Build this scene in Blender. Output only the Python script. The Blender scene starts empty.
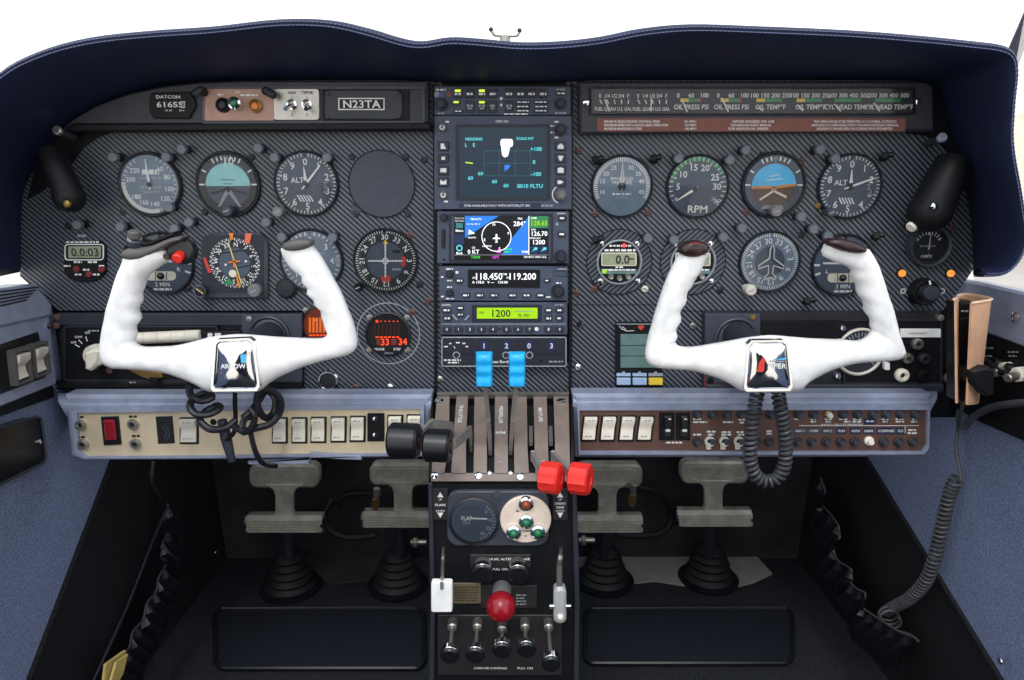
import bpy, math, random
from mathutils import Vector as V
random.seed(7)
R=math.radians
C=bpy.context.scene.collection
# ---------------------------------------------------------------- camera model (1024x680)
TH=R(13.0); FP=700.0; EYE=V((0.0,-0.845,0.74))
CT,ST=math.cos(TH),math.sin(TH)
def ray(px,py):
    u=(px-512.0)/FP; v=(340.0-py)/FP
    return V((u, CT+v*ST, -ST+v*CT))
class PL:
    """a plane of the place: measured picture points are carried onto it"""
    def __init__(s,p,n):
        s.p=V(p); s.n=V(n).normalized()
        up=V((0,0,1))
        ux=up.cross(s.n)
        s.ux=V((1,0,0)) if ux.length<1e-3 else ux.normalized()
        s.uy=s.n.cross(s.ux).normalized()
    def hit(s,px,py):
        d=ray(px,py); t=(s.p-EYE).dot(s.n)/d.dot(s.n)
        return EYE+d*t
    def pt(s,px,py,d=0.0): return s.hit(px,py)+s.n*d
    def s(s,px,py):
        a=s.hit(px+1,py)-s.hit(px-1,py); b=s.hit(px,py+1)-s.hit(px,py-1)
        return math.sqrt(max(1e-12,a.cross(b).length))/2.0
def Y(y): return PL((0,y,0),(0,-1,0))
P0=Y(0.0)
# ---------------------------------------------------------------- materials
def lin(c):
    o=[]
    for x in c[:3]:
        x=x/255.0
        o.append(x/12.92 if x<=0.04045 else ((x+0.055)/1.055)**2.4)
    return (o[0],o[1],o[2],1.0)
MATS={}
def mat(name,rgb,rough=.5,metal=0.0,var=.12,scale=60.0,bump=0.0,bscale=None,emit=0.0,coat=0.0,spec=None,sheen=0.0):
    m=bpy.data.materials.new(name); m.use_nodes=True
    nt=m.node_tree; b=nt.nodes['Principled BSDF']
    c=lin(rgb)
    tc=nt.nodes.new('ShaderNodeTexCoord')
    nz=nt.nodes.new('ShaderNodeTexNoise'); nz.inputs['Scale'].default_value=scale; nz.inputs['Detail'].default_value=3
    nt.links.new(tc.outputs['Object'],nz.inputs['Vector'])
    rp=nt.nodes.new('ShaderNodeValToRGB')
    rp.color_ramp.elements[0].position=.3; rp.color_ramp.elements[1].position=.7
    rp.color_ramp.elements[0].color=tuple(x*(1-var) for x in c[:3])+(1,)
    rp.color_ramp.elements[1].color=tuple(min(1,x*(1+var)) for x in c[:3])+(1,)
    nt.links.new(nz.outputs['Fac'],rp.inputs['Fac'])
    nt.links.new(rp.outputs['Color'],b.inputs['Base Color'])
    b.inputs['Roughness'].default_value=rough; b.inputs['Metallic'].default_value=metal
    if spec is not None: b.inputs['Specular IOR Level'].default_value=spec
    if coat: b.inputs['Coat Weight'].default_value=coat; b.inputs['Coat Roughness'].default_value=.08
    if sheen: b.inputs['Sheen Weight'].default_value=sheen
    if emit:
        nt.links.new(rp.outputs['Color'],b.inputs['Emission Color'])
        if emit>=.3:
            for l in list(b.inputs['Base Color'].links): nt.links.remove(l)
            b.inputs['Base Color'].default_value=tuple(x*.12 for x in c[:3])+(1,)
        b.inputs['Emission Strength'].default_value=emit
    if bump:
        n2=nt.nodes.new('ShaderNodeTexNoise'); n2.inputs['Scale'].default_value=bscale or 400; n2.inputs['Detail'].default_value=4
        nt.links.new(tc.outputs['Object'],n2.inputs['Vector'])
        bp=nt.nodes.new('ShaderNodeBump'); bp.inputs['Strength'].default_value=bump; bp.inputs['Distance'].default_value=.001
        nt.links.new(n2.outputs['Fac'],bp.inputs['Height']); nt.links.new(bp.outputs['Normal'],b.inputs['Normal'])
    MATS[name]=m; return m
def weave(name,ang,period,dark,light,rough=.38):
    m=bpy.data.materials.new(name); m.use_nodes=True
    nt=m.node_tree; b=nt.nodes['Principled BSDF']
    tc=nt.nodes.new('ShaderNodeTexCoord'); sp=nt.nodes.new('ShaderNodeSeparateXYZ')
    nt.links.new(tc.outputs['Object'],sp.inputs[0])
    def M(op,a,bv):
        n=nt.nodes.new('ShaderNodeMath'); n.operation=op
        for i,x in enumerate((a,bv)):
            if x is None: continue
            if isinstance(x,(int,float)): n.inputs[i].default_value=x
            else: nt.links.new(x,n.inputs[i])
        return n.outputs[0]
    k=2*math.pi/period
    f=M('ADD',M('MULTIPLY',sp.outputs['X'],k*math.cos(ang)),M('MULTIPLY',sp.outputs['Z'],k*math.sin(ang)))
    w=M('SINE',f,None)
    # fine cross threads of the twill
    g=M('SINE',M('ADD',M('MULTIPLY',sp.outputs['X'],-2.6*k*math.sin(ang)),M('MULTIPLY',sp.outputs['Z'],2.6*k*math.cos(ang))),None)
    w=M('ADD',w,M('MULTIPLY',g,.06))
    rp=nt.nodes.new('ShaderNodeValToRGB')
    rp.color_ramp.elements[0].position=.28; rp.color_ramp.elements[1].position=.72
    rp.color_ramp.elements[0].color=lin(dark); rp.color_ramp.elements[1].color=lin(light)
    nt.links.new(M('MULTIPLY_ADD',w,.5),rp.inputs['Fac'])
    rp.inputs['Fac'].links[0].from_node.inputs[2].default_value=.5
    nt.links.new(rp.outputs['Color'],b.inputs['Base Color'])
    b.inputs['Roughness'].default_value=rough; b.inputs['Specular IOR Level'].default_value=.35
    MATS[name]=m; return m
def glassmat(name,k,tint=(1,1,1)):
    m=bpy.data.materials.new(name); m.use_nodes=True; nt=m.node_tree
    nt.nodes.remove(nt.nodes['Principled BSDF'])
    t=nt.nodes.new('ShaderNodeBsdfTransparent'); t.inputs[0].default_value=(*tint,1)
    g=nt.nodes.new('ShaderNodeBsdfGlossy'); g.inputs['Roughness'].default_value=.06
    lw=nt.nodes.new('ShaderNodeFresnel'); lw.inputs['IOR'].default_value=1.45
    mu=nt.nodes.new('ShaderNodeMath'); mu.operation='MULTIPLY'; mu.inputs[1].default_value=k
    mx=nt.nodes.new('ShaderNodeMixShader')
    nt.links.new(lw.outputs[0],mu.inputs[0]); nt.links.new(mu.outputs[0],mx.inputs[0])
    nt.links.new(t.outputs[0],mx.inputs[1]); nt.links.new(g.outputs[0],mx.inputs[2])
    nt.links.new(mx.outputs[0],nt.nodes['Material Output'].inputs['Surface'])
    MATS[name]=m; return m
weave('carbon',R(47),.0048,(24,28,34),(98,104,114))
weave('carbon_cross',R(-47),.0048,(32,36,43),(88,93,103))
glassmat('glass',.9); glassmat('window_glass',.5)
for a in [
 ('black',(20,21,24),.5,0.0,.12,60.0,0.0,None,0.0,0.0,.22),('black_gloss',(18,19,24),.3),('satin',(42,46,55),.5),('bezel',(56,61,71),.5),('bezel_dark',(29,32,38),.5),
 ('plate',(58,64,76),.55),('radio',(66,75,95),.55),('radio_dark',(30,34,46),.5),('button',(42,46,58),.5),
 ('dial',(70,82,98),.6),('dial_glass_haze',(112,130,148),.6),('dial_dark',(34,38,46),.6),('ink',(228,230,228),.6),('ink_dim',(150,158,164),.6),  # dial colours lightened to carry the haze of their cover glasses
 ('ink_black',(18,20,22),.6),('red',(205,58,48),.5),('orange',(226,130,52),.5),('yellow',(232,200,60),.5),('green',(48,140,86),.5),
 ('sky_pale',(150,208,208),.6),('sky_blue',(80,186,232),.6),('earth',(92,70,60),.6),('earth_tan',(214,140,78),.6),
 ('yoke_white',(244,244,242),.4),('off_white',(222,216,200),.45),('cream',(246,238,220),.42),('dirty_white',(205,200,188),.5),('paper',(240,240,238),.6),
 ('grip_grey',(88,84,84),.55),('burgundy',(48,28,30),.3),('post_tip',(98,102,112),.4),('needle_pale',(212,198,118),.5),
 ('blue_grey',(138,146,168),.34),('blue_wall',(70,88,128),.55),('brown',(96,68,58),.5),('copper',(176,138,122),.45),('placard',(120,72,62),.6),
 ('knob_blue',(22,166,234),.35),('knob_red',(226,44,36),.4),('ball_red',(140,14,28),.25),
 ('quadrant',(128,114,106),.45),('rubber',(22,22,25),.6),('rubber_cord',(62,64,69),.45),('cord_grey',(68,68,70),.5),
 ('knob_grey',(112,112,114),.5),('tan',(204,160,126),.65),('tan_edge',(226,190,160),.65),('parchment',(196,170,100),.7),
 ('lcd',(150,156,128),.5),('lcd_green',(92,122,118),.45),('grey_fabric',(138,134,128),.9),('dark_red',(110,40,38),.5),('navy_label',(32,42,74),.5),('placard_dark',(40,36,38),.5),('placard_brass',(104,92,70),.5),('gear_plate',(226,208,192),.45),('wheel_clear',(170,172,172),.25),('btn_blue',(160,184,214),.5),
 ('sealed_amber',(150,70,40),.25),('bulb_green',(30,110,76),.2),('lens_red',(132,22,34),.3),('black_cable',(34,36,41),.32),('brown_screw',(96,66,62),.5),('placard_flag',(230,110,80),.5),('grey_disc',(196,190,186),.5)]:
    mat(*a)
mat('navy',(25,33,60),.5,bump=.25,bscale=900,var=.1,scale=20,spec=.3)
mat('navy_dark',(15,19,36),.5,bump=.25,bscale=900)
mat('stitch',(112,122,160),.8)
mat('gold',(222,206,174),.36,metal=.35,var=.12,scale=25)
mat('chrome',(225,228,232),.1,metal=1.0,var=.02)
mat('steel',(172,168,160),.36,metal=.85,var=.1)
mat('pedal',(196,190,174),.38,metal=.3,var=.22,scale=50)
mat('firewall',(50,49,50),.8,var=.4,scale=14)
mat('lever',(150,146,142),.4,metal=.5,var=.1)
mat('brass',(150,120,70),.4,metal=.7)
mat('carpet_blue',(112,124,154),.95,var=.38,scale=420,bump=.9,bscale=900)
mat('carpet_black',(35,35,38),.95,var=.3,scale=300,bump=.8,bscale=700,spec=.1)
mat('floor_carpet',(40,42,46),.95,var=.35,scale=260,bump=.8,bscale=700,spec=.1)
mat('vinyl',(18,20,27),.4,bump=.2,bscale=500)
mat('mat_rubber',(20,24,34),.5,bump=.3,bscale=800)
mat('concrete',(222,210,192),.9,var=.12,scale=.4)
mat('hill',(206,186,158),.95,var=.2,scale=.15)
for n,c,e in [('screen_teal',(17,44,62),.12),('cy',(96,225,235),.7),('scr_black',(10,11,16),.05),('scr_blue',(40,128,236),.7),('scr_navy',(36,54,100),.5),
              ('em_white',(240,244,250),1.0),('em_green',(60,210,70),.75),('em_lime',(168,222,16),.68),('em_red',(255,70,30),1.2),('em_amber',(242,150,62),.75),
              ('em_yellow',(212,232,60),.72),('em_magenta',(220,90,220),.7),('em_teal',(60,130,140),.6),('led_red',(255,60,60),1.6),('em_orange_dim',(120,52,26),.35),('em_orange_bar',(222,104,40),.6),('led_green',(40,220,130),.6)]:
    mat(n,c,.35,var=.02,emit=e)
# ---------------------------------------------------------------- glyphs (built-in font)
GL={}
def make_glyphs():
    cs=[chr(i) for i in range(32,127)]+['\u00b0']
    tmp=[]
    def fo(s):
        cu=bpy.data.curves.new('g','FONT'); cu.body=s; cu.resolution_u=2; cu.size=1; cu.offset=.014
        o=bpy.data.objects.new('g',cu); C.objects.link(o); tmp.append(o); return o
    hh=fo('HH'); prs=[(c,fo(c),fo('H'+c+'H')) for c in cs]
    dg=bpy.context.evaluated_depsgraph_get(); dg.update()
    def ext(o):
        me=o.evaluated_get(dg).to_mesh(); xs=[v.co.x for v in me.vertices]; r=(max(xs)-min(xs)) if xs else 0
        o.evaluated_get(dg).to_mesh_clear(); return r
    w0=ext(hh); H=None
    for c,o,p in prs:
        e=o.evaluated_get(dg); me=e.to_mesh()
        vs=[(v.co.x,v.co.y) for v in me.vertices]; fs=[tuple(f.vertices) for f in me.polygons]
        e.to_mesh_clear()
        GL[c]=(vs,fs,ext(p)-w0)
    GL['cap']=max(y for x,y in GL['H'][0])
    for o in tmp:
        cu=o.data; bpy.data.objects.remove(o); bpy.data.curves.remove(cu)
make_glyphs()
# ---------------------------------------------------------------- mesh builder
ROOT={}; HOST={}
class B:
    def __init__(s): s.v=[];s.f=[];s.fm=[];s.mats=[]
    def mi(s,m):
        if m not in s.mats: s.mats.append(m)
        return s.mats.index(m)
    def add(s,vs,fs,m):
        o=len(s.v); s.v+= [V(p) for p in vs]; k=s.mi(m)
        for f in fs: s.f.append([i+o for i in f]); s.fm.append(k)
        return s
    def prism(s,pl,pts,d1,d0,m,bev=0.0,m2=None):
        """pts: picture points carried on the plane; d1 front, d0 back (metres along the normal)"""
        w=[pl.hit(*p) for p in pts]
        q=[((p-pl.p).dot(pl.ux),(p-pl.p).dot(pl.uy)) for p in w]
        return s.prism2(pl,q,d1,d0,m,bev,m2)
    def prism2(s,pl,q,d1,d0,m,bev=0.0,m2=None):
        n=len(q)
        A=sum(q[i][0]*q[(i+1)%n][1]-q[(i+1)%n][0]*q[i][1] for i in range(n))
        if A<0: q=q[::-1]
        def inset(b):
            o=[]
            for i in range(n):
                a,c,e=q[i-1],q[i],q[(i+1)%n]
                u=V((c[0]-a[0],c[1]-a[1])); w=V((e[0]-c[0],e[1]-c[1]))
                if u.length<1e-9: u=w
                if w.length<1e-9: w=u
                u=u.normalized(); w=w.normalized()
                n1=V((-u.y,u.x)); n2=V((-w.y,w.x)); k=n1+n2
                if k.length<1e-6: k=n1
                k=k.normalized(); c2=max(.35,k.dot(n1))
                o.append((c[0]+k.x*b/c2,c[1]+k.y*b/c2))
            return o
        L=[(q,d0)]
        if bev>0: L+=[(q,d1-bev),(inset(bev),d1)]
        else: L+=[(q,d1)]
        vs=[];fs=[]
        for qq,d in L:
            for x,y in qq: vs.append(pl.p+pl.ux*x+pl.uy*y+pl.n*d)
        for k in range(len(L)-1):
            for i in range(n):
                j=(i+1)%n; fs.append([k*n+i,k*n+j,(k+1)*n+j,(k+1)*n+i])
        s.add(vs,fs+[list(range(n))[::-1]],m)
        o=len(s.v)-n; s.f.append([o+i for i in range(n)]); s.fm.append(s.mi(m2 or m))
        return s
    def rr(s,pl,x0,y0,x1,y1,r,d1,d0,m,bev=0.0,m2=None,k=4):
        return s.prism(pl,rrp(x0,y0,x1,y1,r,k),d1,d0,m,bev,m2)
    def frame(s,pl,o,i,d1,d0,m):
        """o,i: outline lists of equal length (px); a ring-shaped border"""
        n=len(o); vs=[]
        for P,d in ((o,d0),(o,d1),(i,d1),(i,d0)):
            vs+=[pl.pt(p[0],p[1],d) for p in P]
        fs=[]
        for k in range(4):
            for a in range(n):
                b=(a+1)%n; k2=(k+1)%4
                fs.append([k*n+b,k*n+a,k2*n+a,k2*n+b])
        return s.add(vs,fs,m)
    def rframe(s,pl,x0,y0,x1,y1,r,w,d1,d0,m):
        return s.frame(pl,rrp(x0,y0,x1,y1,r),rrp(x0+w,y0+w,x1-w,y1-w,max(.3,r-w)),d1,d0,m)
    def lathe(s,pl,px,py,prof,m,seg=28,sc=None,c=None):
        c=c if c is not None else pl.hit(px,py); k=sc or pl.s(px,py)
        vs=[];fs=[];rows=[]
        for r,d in prof:
            if r<=1e-6: rows.append([len(vs)]); vs.append(c+pl.n*d)
            else:
                rows.append(list(range(len(vs),len(vs)+seg)))
                for i in range(seg):
                    a=2*math.pi*i/seg
                    vs.append(c+(pl.ux*math.cos(a)+pl.uy*math.sin(a))*r*k+pl.n*d)
        for a,b in zip(rows,rows[1:]):
            for i in range(seg):
                j=(i+1)%seg
                if len(a)==1 and len(b)==1: continue
                if len(a)==1: fs.append([a[0],b[j],b[i]])
                elif len(b)==1: fs.append([a[i],a[j],b[0]])
                else: fs.append([a[i],a[j],b[j],b[i]])
        return s.add(vs,fs,m)
    def disc(s,pl,px,py,r,d,m,seg=32): 
        return s.lathe(pl,px,py,[(r,d),(0,d)],m,seg)
    def ring(s,pl,px,py,r0,r1,d,m,seg=40): return s.lathe(pl,px,py,[(r1,d),(r0,d)],m,seg)
    def arc(s,pl,px,py,r0,r1,a0,a1,d,m):
        c=pl.hit(px,py); k=pl.s(px,py); n=max(2,int(abs(a1-a0)/6)); vs=[];fs=[]
        for i in range(n+1):
            a=R(a0+(a1-a0)*i/n); e=pl.ux*math.sin(a)+pl.uy*math.cos(a)
            vs+=[c+e*r0*k+pl.n*d,c+e*r1*k+pl.n*d]
        for i in range(n): fs.append([2*i,2*i+2,2*i+3,2*i+1])
        return s.add(vs,fs,m)
    def poly(s,pl,px,py,pts,d,m):
        """flat shape around a centre: offsets in px, y up"""
        c=pl.hit(px,py); k=pl.s(px,py)
        return s.add([c+(pl.ux*x+pl.uy*y)*k+pl.n*d for x,y in pts],[list(range(len(pts)))],m)
    def rad(s,pl,px,py,ang,r0,r1,w,d,m,w1=None):
        a=R(ang); e=(math.sin(a),math.cos(a)); t=(math.cos(a),-math.sin(a)); w1=w if w1 is None else w1
        return s.poly(pl,px,py,[(e[0]*r0-t[0]*w/2,e[1]*r0-t[1]*w/2),(e[0]*r0+t[0]*w/2,e[1]*r0+t[1]*w/2),
                                (e[0]*r1+t[0]*w1/2,e[1]*r1+t[1]*w1/2),(e[0]*r1-t[0]*w1/2,e[1]*r1-t[1]*w1/2)],d,m)
    def ticks(s,pl,px,py,a0,a1,n,r0,r1,w,d,m,skip=()):
        for i in range(n+1):
            if i in skip: continue
            s.rad(pl,px,py,a0+(a1-a0)*i/n,r0,r1,w,d,m)
        return s
    def flat(s,pl,x0,y0,x1,y1,d,m):
        return s.add([pl.pt(x0,y1,d),pl.pt(x1,y1,d),pl.pt(x1,y0,d),pl.pt(x0,y0,d)],[[0,1,2,3]],m)
    def line(s,pl,x0,y0,x1,y1,w,d,m):
        a=pl.pt(x0,y0,d); b=pl.pt(x1,y1,d); k=pl.s(x0,y0)*w/2
        t=(b-a).cross(pl.n).normalized()*k
        return s.add([a-t,a+t,b+t,b-t],[[0,1,2,3]],m)
    def text(s,pl,px,py,st,h,d,m,al='c',rot=0.0,sx=1.0,c=None,sc=None):
        """h: cap height in px, centred vertically on py"""
        k=(sc or pl.s(px,py)); cc=c if c is not None else pl.hit(px,py)
        u=h*k/GL['cap']; W=sum(GL[ch][2] for ch in st if ch in GL)*sx
        x=-W/2 if al=='c' else (0 if al=='l' else -W)
        a=R(rot); ex=pl.ux*math.cos(a)-pl.uy*math.sin(a); ey=pl.ux*math.sin(a)+pl.uy*math.cos(a)
        for ch in st:
            if ch not in GL: continue
            vs,fs,ad=GL[ch]
            s.add([cc+ex*((x+vx*sx)*u)+ey*((vy-GL['cap']/2)*u)+pl.n*d for vx,vy in vs],fs,m)
            x+=ad*sx
        return s
    def dialtext(s,pl,px,py,items,r,h,d,m,spin=False):
        c=pl.hit(px,py); k=pl.s(px,py)
        for st,ang in items:
            a=R(ang); s.text(pl,px,py,st,h,d,m,rot=ang if spin else 0,c=c+(pl.ux*math.sin(a)+pl.uy*math.cos(a))*r*k,sc=k)
        return s
    def fit(s,pl,x0,x1,y,st,h,d,m):
        w=sum(GL[c][2] for c in st)*h/GL['cap']*pl.s(x0,y)
        return s.text(pl,(x0+x1)/2,y,st,h,d,m,sx=(pl.hit(x1,y)-pl.hit(x0,y)).length/w)
    def micro(s,pl,x0,x1,y,h,d,m,seed=1):
        """a line of print too small to read"""
        rn=random.Random(seed); x=x0
        while x<x1-.6:
            w=min(x1-x,rn.uniform(2.0,5.5)); s.flat(pl,x,y-h/2,x+w,y+h/2,d,m); x+=w+1.0
        return s
    def tube(s,pts,r,m,seg=8,caps=True,closed=False):
        pts=[V(p) for p in pts]; n=len(pts); rs=r if isinstance(r,(list,tuple)) else [r]*n
        vs=[];fs=[]; nrm=None
        for i,p in enumerate(pts):
            if closed: t=pts[(i+1)%n]-pts[i-1]
            else: t=pts[min(i+1,n-1)]-pts[max(i-1,0)]
            t=t.normalized() if t.length>1e-9 else V((0,0,1))
            if nrm is None:
                nrm=t.orthogonal().normalized()
            nrm=(nrm-t*nrm.dot(t)); nrm=nrm.normalized() if nrm.length>1e-6 else t.orthogonal().normalized()
            bn=t.cross(nrm)
            for k in range(seg):
                a=2*math.pi*k/seg; vs.append(p+(nrm*math.cos(a)+bn*math.sin(a))*rs[i])
        m_=n if closed else n-1
        for i in range(m_):
            j=(i+1)%n
            for k in range(seg):
                l=(k+1)%seg; fs.append([i*seg+k,i*seg+l,j*seg+l,j*seg+k])
        if caps and not closed: fs+=[list(range(seg))[::-1],list(range((n-1)*seg,n*seg))]
        return s.add(vs,fs,m)
    def loft(s,rings,m,closed=True,caps=True):
        n=len(rings[0]); vs=[p for r in rings for p in r]; fs=[]
        for i in range(len(rings)-1):
            for k in range(n if closed else n-1):
                l=(k+1)%n; fs.append([i*n+k,i*n+l,(i+1)*n+l,(i+1)*n+k])
        if caps: fs+=[list(range(n))[::-1],list(range((len(rings)-1)*n,len(rings)*n))]
        return s.add(vs,fs,m)
    def cyl(s,a,b,r,m,seg=20,r2=None,bev=0.0):
        a=V(a);b=V(b);t=(b-a).normalized(); r2=r if r2 is None else r2
        pts=[a,a+t*bev,b-t*bev,b] if bev else [a,b]
        rs=[r-bev,r,r2,r2-bev] if bev else [r,r2]
        nx=t.orthogonal().normalized(); ny=t.cross(nx); rings=[]
        for p,q in zip(pts,rs): rings.append([p+(nx*math.cos(2*math.pi*k/seg)+ny*math.sin(2*math.pi*k/seg))*q for k in range(seg)])
        return s.loft(rings,m)
    def box(s,c,sz,m,ax=None):
        c=V(c); X,Yv,Z=ax or (V((1,0,0)),V((0,1,0)),V((0,0,1)))
        vs=[c+X*(i*sz[0]/2)+Yv*(j*sz[1]/2)+Z*(k*sz[2]/2) for i in(-1,1) for j in(-1,1) for k in(-1,1)]
        return s.add(vs,[[0,1,3,2],[4,6,7,5],[0,4,5,1],[2,3,7,6],[0,2,6,4],[1,5,7,3]],m)
    def ball(s,c,r,m,seg=20,rows=12,sq=(1,1,1)):
        c=V(c); rg=[]
        for i in range(1,rows):
            a=math.pi*i/rows
            rg.append([c+V((math.sin(a)*math.cos(2*math.pi*k/seg)*sq[0],math.sin(a)*math.sin(2*math.pi*k/seg)*sq[1],math.cos(a)*sq[2]))*r for k in range(seg)])
        return s.loft(rg,m)
    def build(s,name,parent=None,ang=38):
        if name=='lettering' and parent in HOST:
            h,ho,ha=HOST[parent]; o=len(h.v); h.v+=s.v
            for f,k in zip(s.f,s.fm): h.f.append([i+o for i in f]); h.fm.append(h.mi(s.mats[k]))
            ho.data.clear_geometry(); ho.data.materials.clear(); h.fill(ho.data,ROOT[parent],ha); return ho
        me=bpy.data.meshes.new(name)
        if parent is not None: off=ROOT[parent]
        else:
            xs=[p.x for p in s.v];ys=[p.y for p in s.v];zs=[p.z for p in s.v]
            off=V(((min(xs)+max(xs))/2,(min(ys)+max(ys))/2,min(zs)))
        s.fill(me,off,ang)
        o=bpy.data.objects.new(name,me); C.objects.link(o)
        if parent is not None: o.parent=parent
        else: o.location=off
        ROOT[o]=off
        if parent is not None and parent not in HOST: HOST[parent]=(s,o,ang)
        return o
    def fill(s,me,off,ang):
        me.from_pydata([tuple(p-off) for p in s.v],[],s.f)
        for m in s.mats: me.materials.append(MATS[m])
        me.polygons.foreach_set('material_index',s.fm)
        me.polygons.foreach_set('use_smooth',[True]*len(s.f))
        me.set_sharp_from_angle(angle=R(ang)); me.update()
def rrp(x0,y0,x1,y1,r,k=4):
    r=min(r,abs(x1-x0)/2-.01,abs(y1-y0)/2-.01); r=max(r,.05); p=[]
    for cx,cy,a0 in ((x1-r,y0+r,-90),(x1-r,y1-r,0),(x0+r,y1-r,90),(x0+r,y0+r,180)):
        for i in range(k+1):
            a=R(a0+90*i/k); p.append((cx+r*math.cos(a),cy+r*math.sin(a)))
    return p
def tag(o,label,cat,group=None):
    o['label']=label; o['category']=cat
    if group: o['group']=group
    return o
def T(name,label,cat,loc,group=None):
    o=bpy.data.objects.new(name,None); C.objects.link(o); o.location=loc; o.empty_display_size=.01
    ROOT[o]=V(loc); return tag(o,label,cat,group)
def struct(o): o['kind']='structure'; return o
KIDS={}
def dup(root,delta,label):
    r=root.copy(); C.objects.link(r); r.location=root.location+delta; r['label']=label
    ROOT[r]=ROOT[root]+delta
    for ch in [o for o in root.children]:
        c=ch.copy(); C.objects.link(c); c.parent=r
        for g in [o for o in ch.children]:
            d=g.copy(); C.objects.link(d); d.parent=c
    return r
def spline(pts,n=8,closed=False):
    pts=[V(p) for p in pts]; out=[]; N=len(pts)
    rng=N if closed else N-1
    for i in range(rng):
        g=lambda k: pts[k%N] if closed else pts[max(0,min(N-1,k))]
        a,b,c,d=g(i-1),g(i),g(i+1),g(i+2)
        for k in range(n):
            t=k/n
            out.append(.5*((2*b)+(c-a)*t+(2*a-5*b+4*c-d)*t*t+(3*b-a-3*c+d)*t**3))
    if not closed: out.append(pts[-1])
    return out
E=.0004   # printing sits this far above its surface
# ================================================================ SETTING
XW=0.57
WL=PL((-XW,0,0),(1,0,0)); WR=PL((XW,0,0),(-1,0,0)); FL=PL((0,0,0),(0,0,1))
def slab(pts,n,t,m,name):
    """pts: corner loop of a flat sheet, n: outward thickness direction"""
    b=B(); pts=[V(p) for p in pts]; n=V(n)*t; k=len(pts)
    b.add(pts+[p+n for p in pts],[list(range(k)),list(range(k,2*k))[::-1]]+[[i,(i+1)%k,k+(i+1)%k,k+i] for i in range(k)],m)
    return struct(b.build(name))
slab([(-.6,-1.72,0),(.6,-1.72,0),(.6,.5,0),(-.6,.5,0)],(0,0,-1),.02,'floor_carpet','floor')
slab([(-.6,.42,0),(.6,.42,0),(.6,.36,.62),(-.6,.36,.62)],(0,1,0),.02,'firewall','wall_front')
# side walls: blue carpet behind a slanting edge, black kick carpet ahead of it
def sidewall(sg,a,b_,name,top):
    P=WL if sg<0 else WR
    p=P.hit(*a); q=P.hit(*b_); d=(q-p)
    lo=p+d*((0-p.z)/d.z); hi=p+d*((top-p.z)/d.z)
    x=sg*XW
    bb=B()
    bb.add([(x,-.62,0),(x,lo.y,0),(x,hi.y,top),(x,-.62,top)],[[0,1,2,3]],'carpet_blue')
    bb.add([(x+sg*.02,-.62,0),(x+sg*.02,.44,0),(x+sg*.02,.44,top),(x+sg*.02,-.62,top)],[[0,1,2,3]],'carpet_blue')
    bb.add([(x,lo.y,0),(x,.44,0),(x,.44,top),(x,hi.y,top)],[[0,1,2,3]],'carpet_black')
    o=struct(bb.build(name))
    t=B(); off=V((-sg*.002,0,0)); t.tube([lo+off,hi+off],.0032,'carpet_black',8)
    struct(t.build('trim_1' if sg<0 else 'trim_2'))
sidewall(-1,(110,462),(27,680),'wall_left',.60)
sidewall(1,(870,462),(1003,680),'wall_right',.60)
# grey fabric ahead of the pedals
b=B(); z=.003
def fz(px,py,zz=0.0): 
    p=FL.hit(px,py); p.z+=zz; return p
b.prism(FL,[(588,592),(572,545),(640,540),(745,545),(772,575),(752,584),(720,592),(655,582),(615,586)],.004,0,'grey_fabric')
struct(b.build('trim_3'))
b=B()
b.prism(FL,[(330,585),(300,560),(330,525),(400,520),(432,545),(432,585),(380,580)],.004,0,'firewall')
struct(b.build('trim_4'))
# low navy wall added out of view to give dark reflections in the chrome
slab([(-.6,-1.7,0),(.6,-1.7,0),(.6,-1.7,.72),(-.6,-1.7,.72)],(0,-1,0),.03,'navy_dark','wall_back')
# outside: pale apron and low tan rise, seen through the side windows
b=B(); b.add([(-300,-200,-1.3),(300,-200,-1.3),(300,400,-1.3),(-300,400,-1.3)],[[0,1,2,3]],'concrete'); struct(b.build('ground'))
b=B()
for sg in(1,):
    vs=[];fs=[];n=40
    for i in range(n+1):
        a=-1.2+2.3*i/n; rr_=70
        h=6+2.2*math.sin(i*.9)+1.4*math.sin(i*2.3)
        p=V((rr_*math.cos(a)*sg,rr_*math.sin(a),0))
        vs+=[(p.x,p.y,-1.35),(p.x*1.2,p.y*1.2,h),(p.x*1.6,p.y*1.6,h*.8)]
    for i in range(n):
        o=3*i; fs+=[[o,o+3,o+4,o+1],[o+1,o+4,o+5,o+2]]
    b.add(vs,fs,'hill')
o=struct(b.build('hill'))
# windscreen and side panes
def pane(pts,name):
    b=B(); b.add(pts,[[0,1,2,3]],'window_glass'); return struct(b.build(name))
rg=[]
bs=B()
for i in range(17):
    a=-1.0+2.0*i/16; x=.66*math.sin(a*1.15)/math.sin(1.15)
    yb=.62-.42*(abs(a)**2.2); rg.append([V((x,yb,.80-.06*abs(a))),V((x*.93,yb-.28,1.08)),V((x*.8,yb-.62,1.30))])
bs.loft(rg,'window_glass',closed=False,caps=False); struct(bs.build('window_1'))
pane([(-.62,-.75,.60),(-.62,.12,.60),(-.60,.06,1.05),(-.55,-.70,1.1)],'window_2')
pane([(.64,-.75,.60),(.64,.12,.60),(.62,.06,1.05),(.55,-.70,1.1)],'window_3')
# window post on the copilot's side, behind the glareshield corner
b=B(); q=Y(.16)
pp=[q.hit(1004,84),q.hit(1015,52),q.hit(1026,26),q.hit(1050,-30)]
b.tube(spline(pp,6),.0095,'navy_dark',8); struct(b.build('trim_5'))

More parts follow.
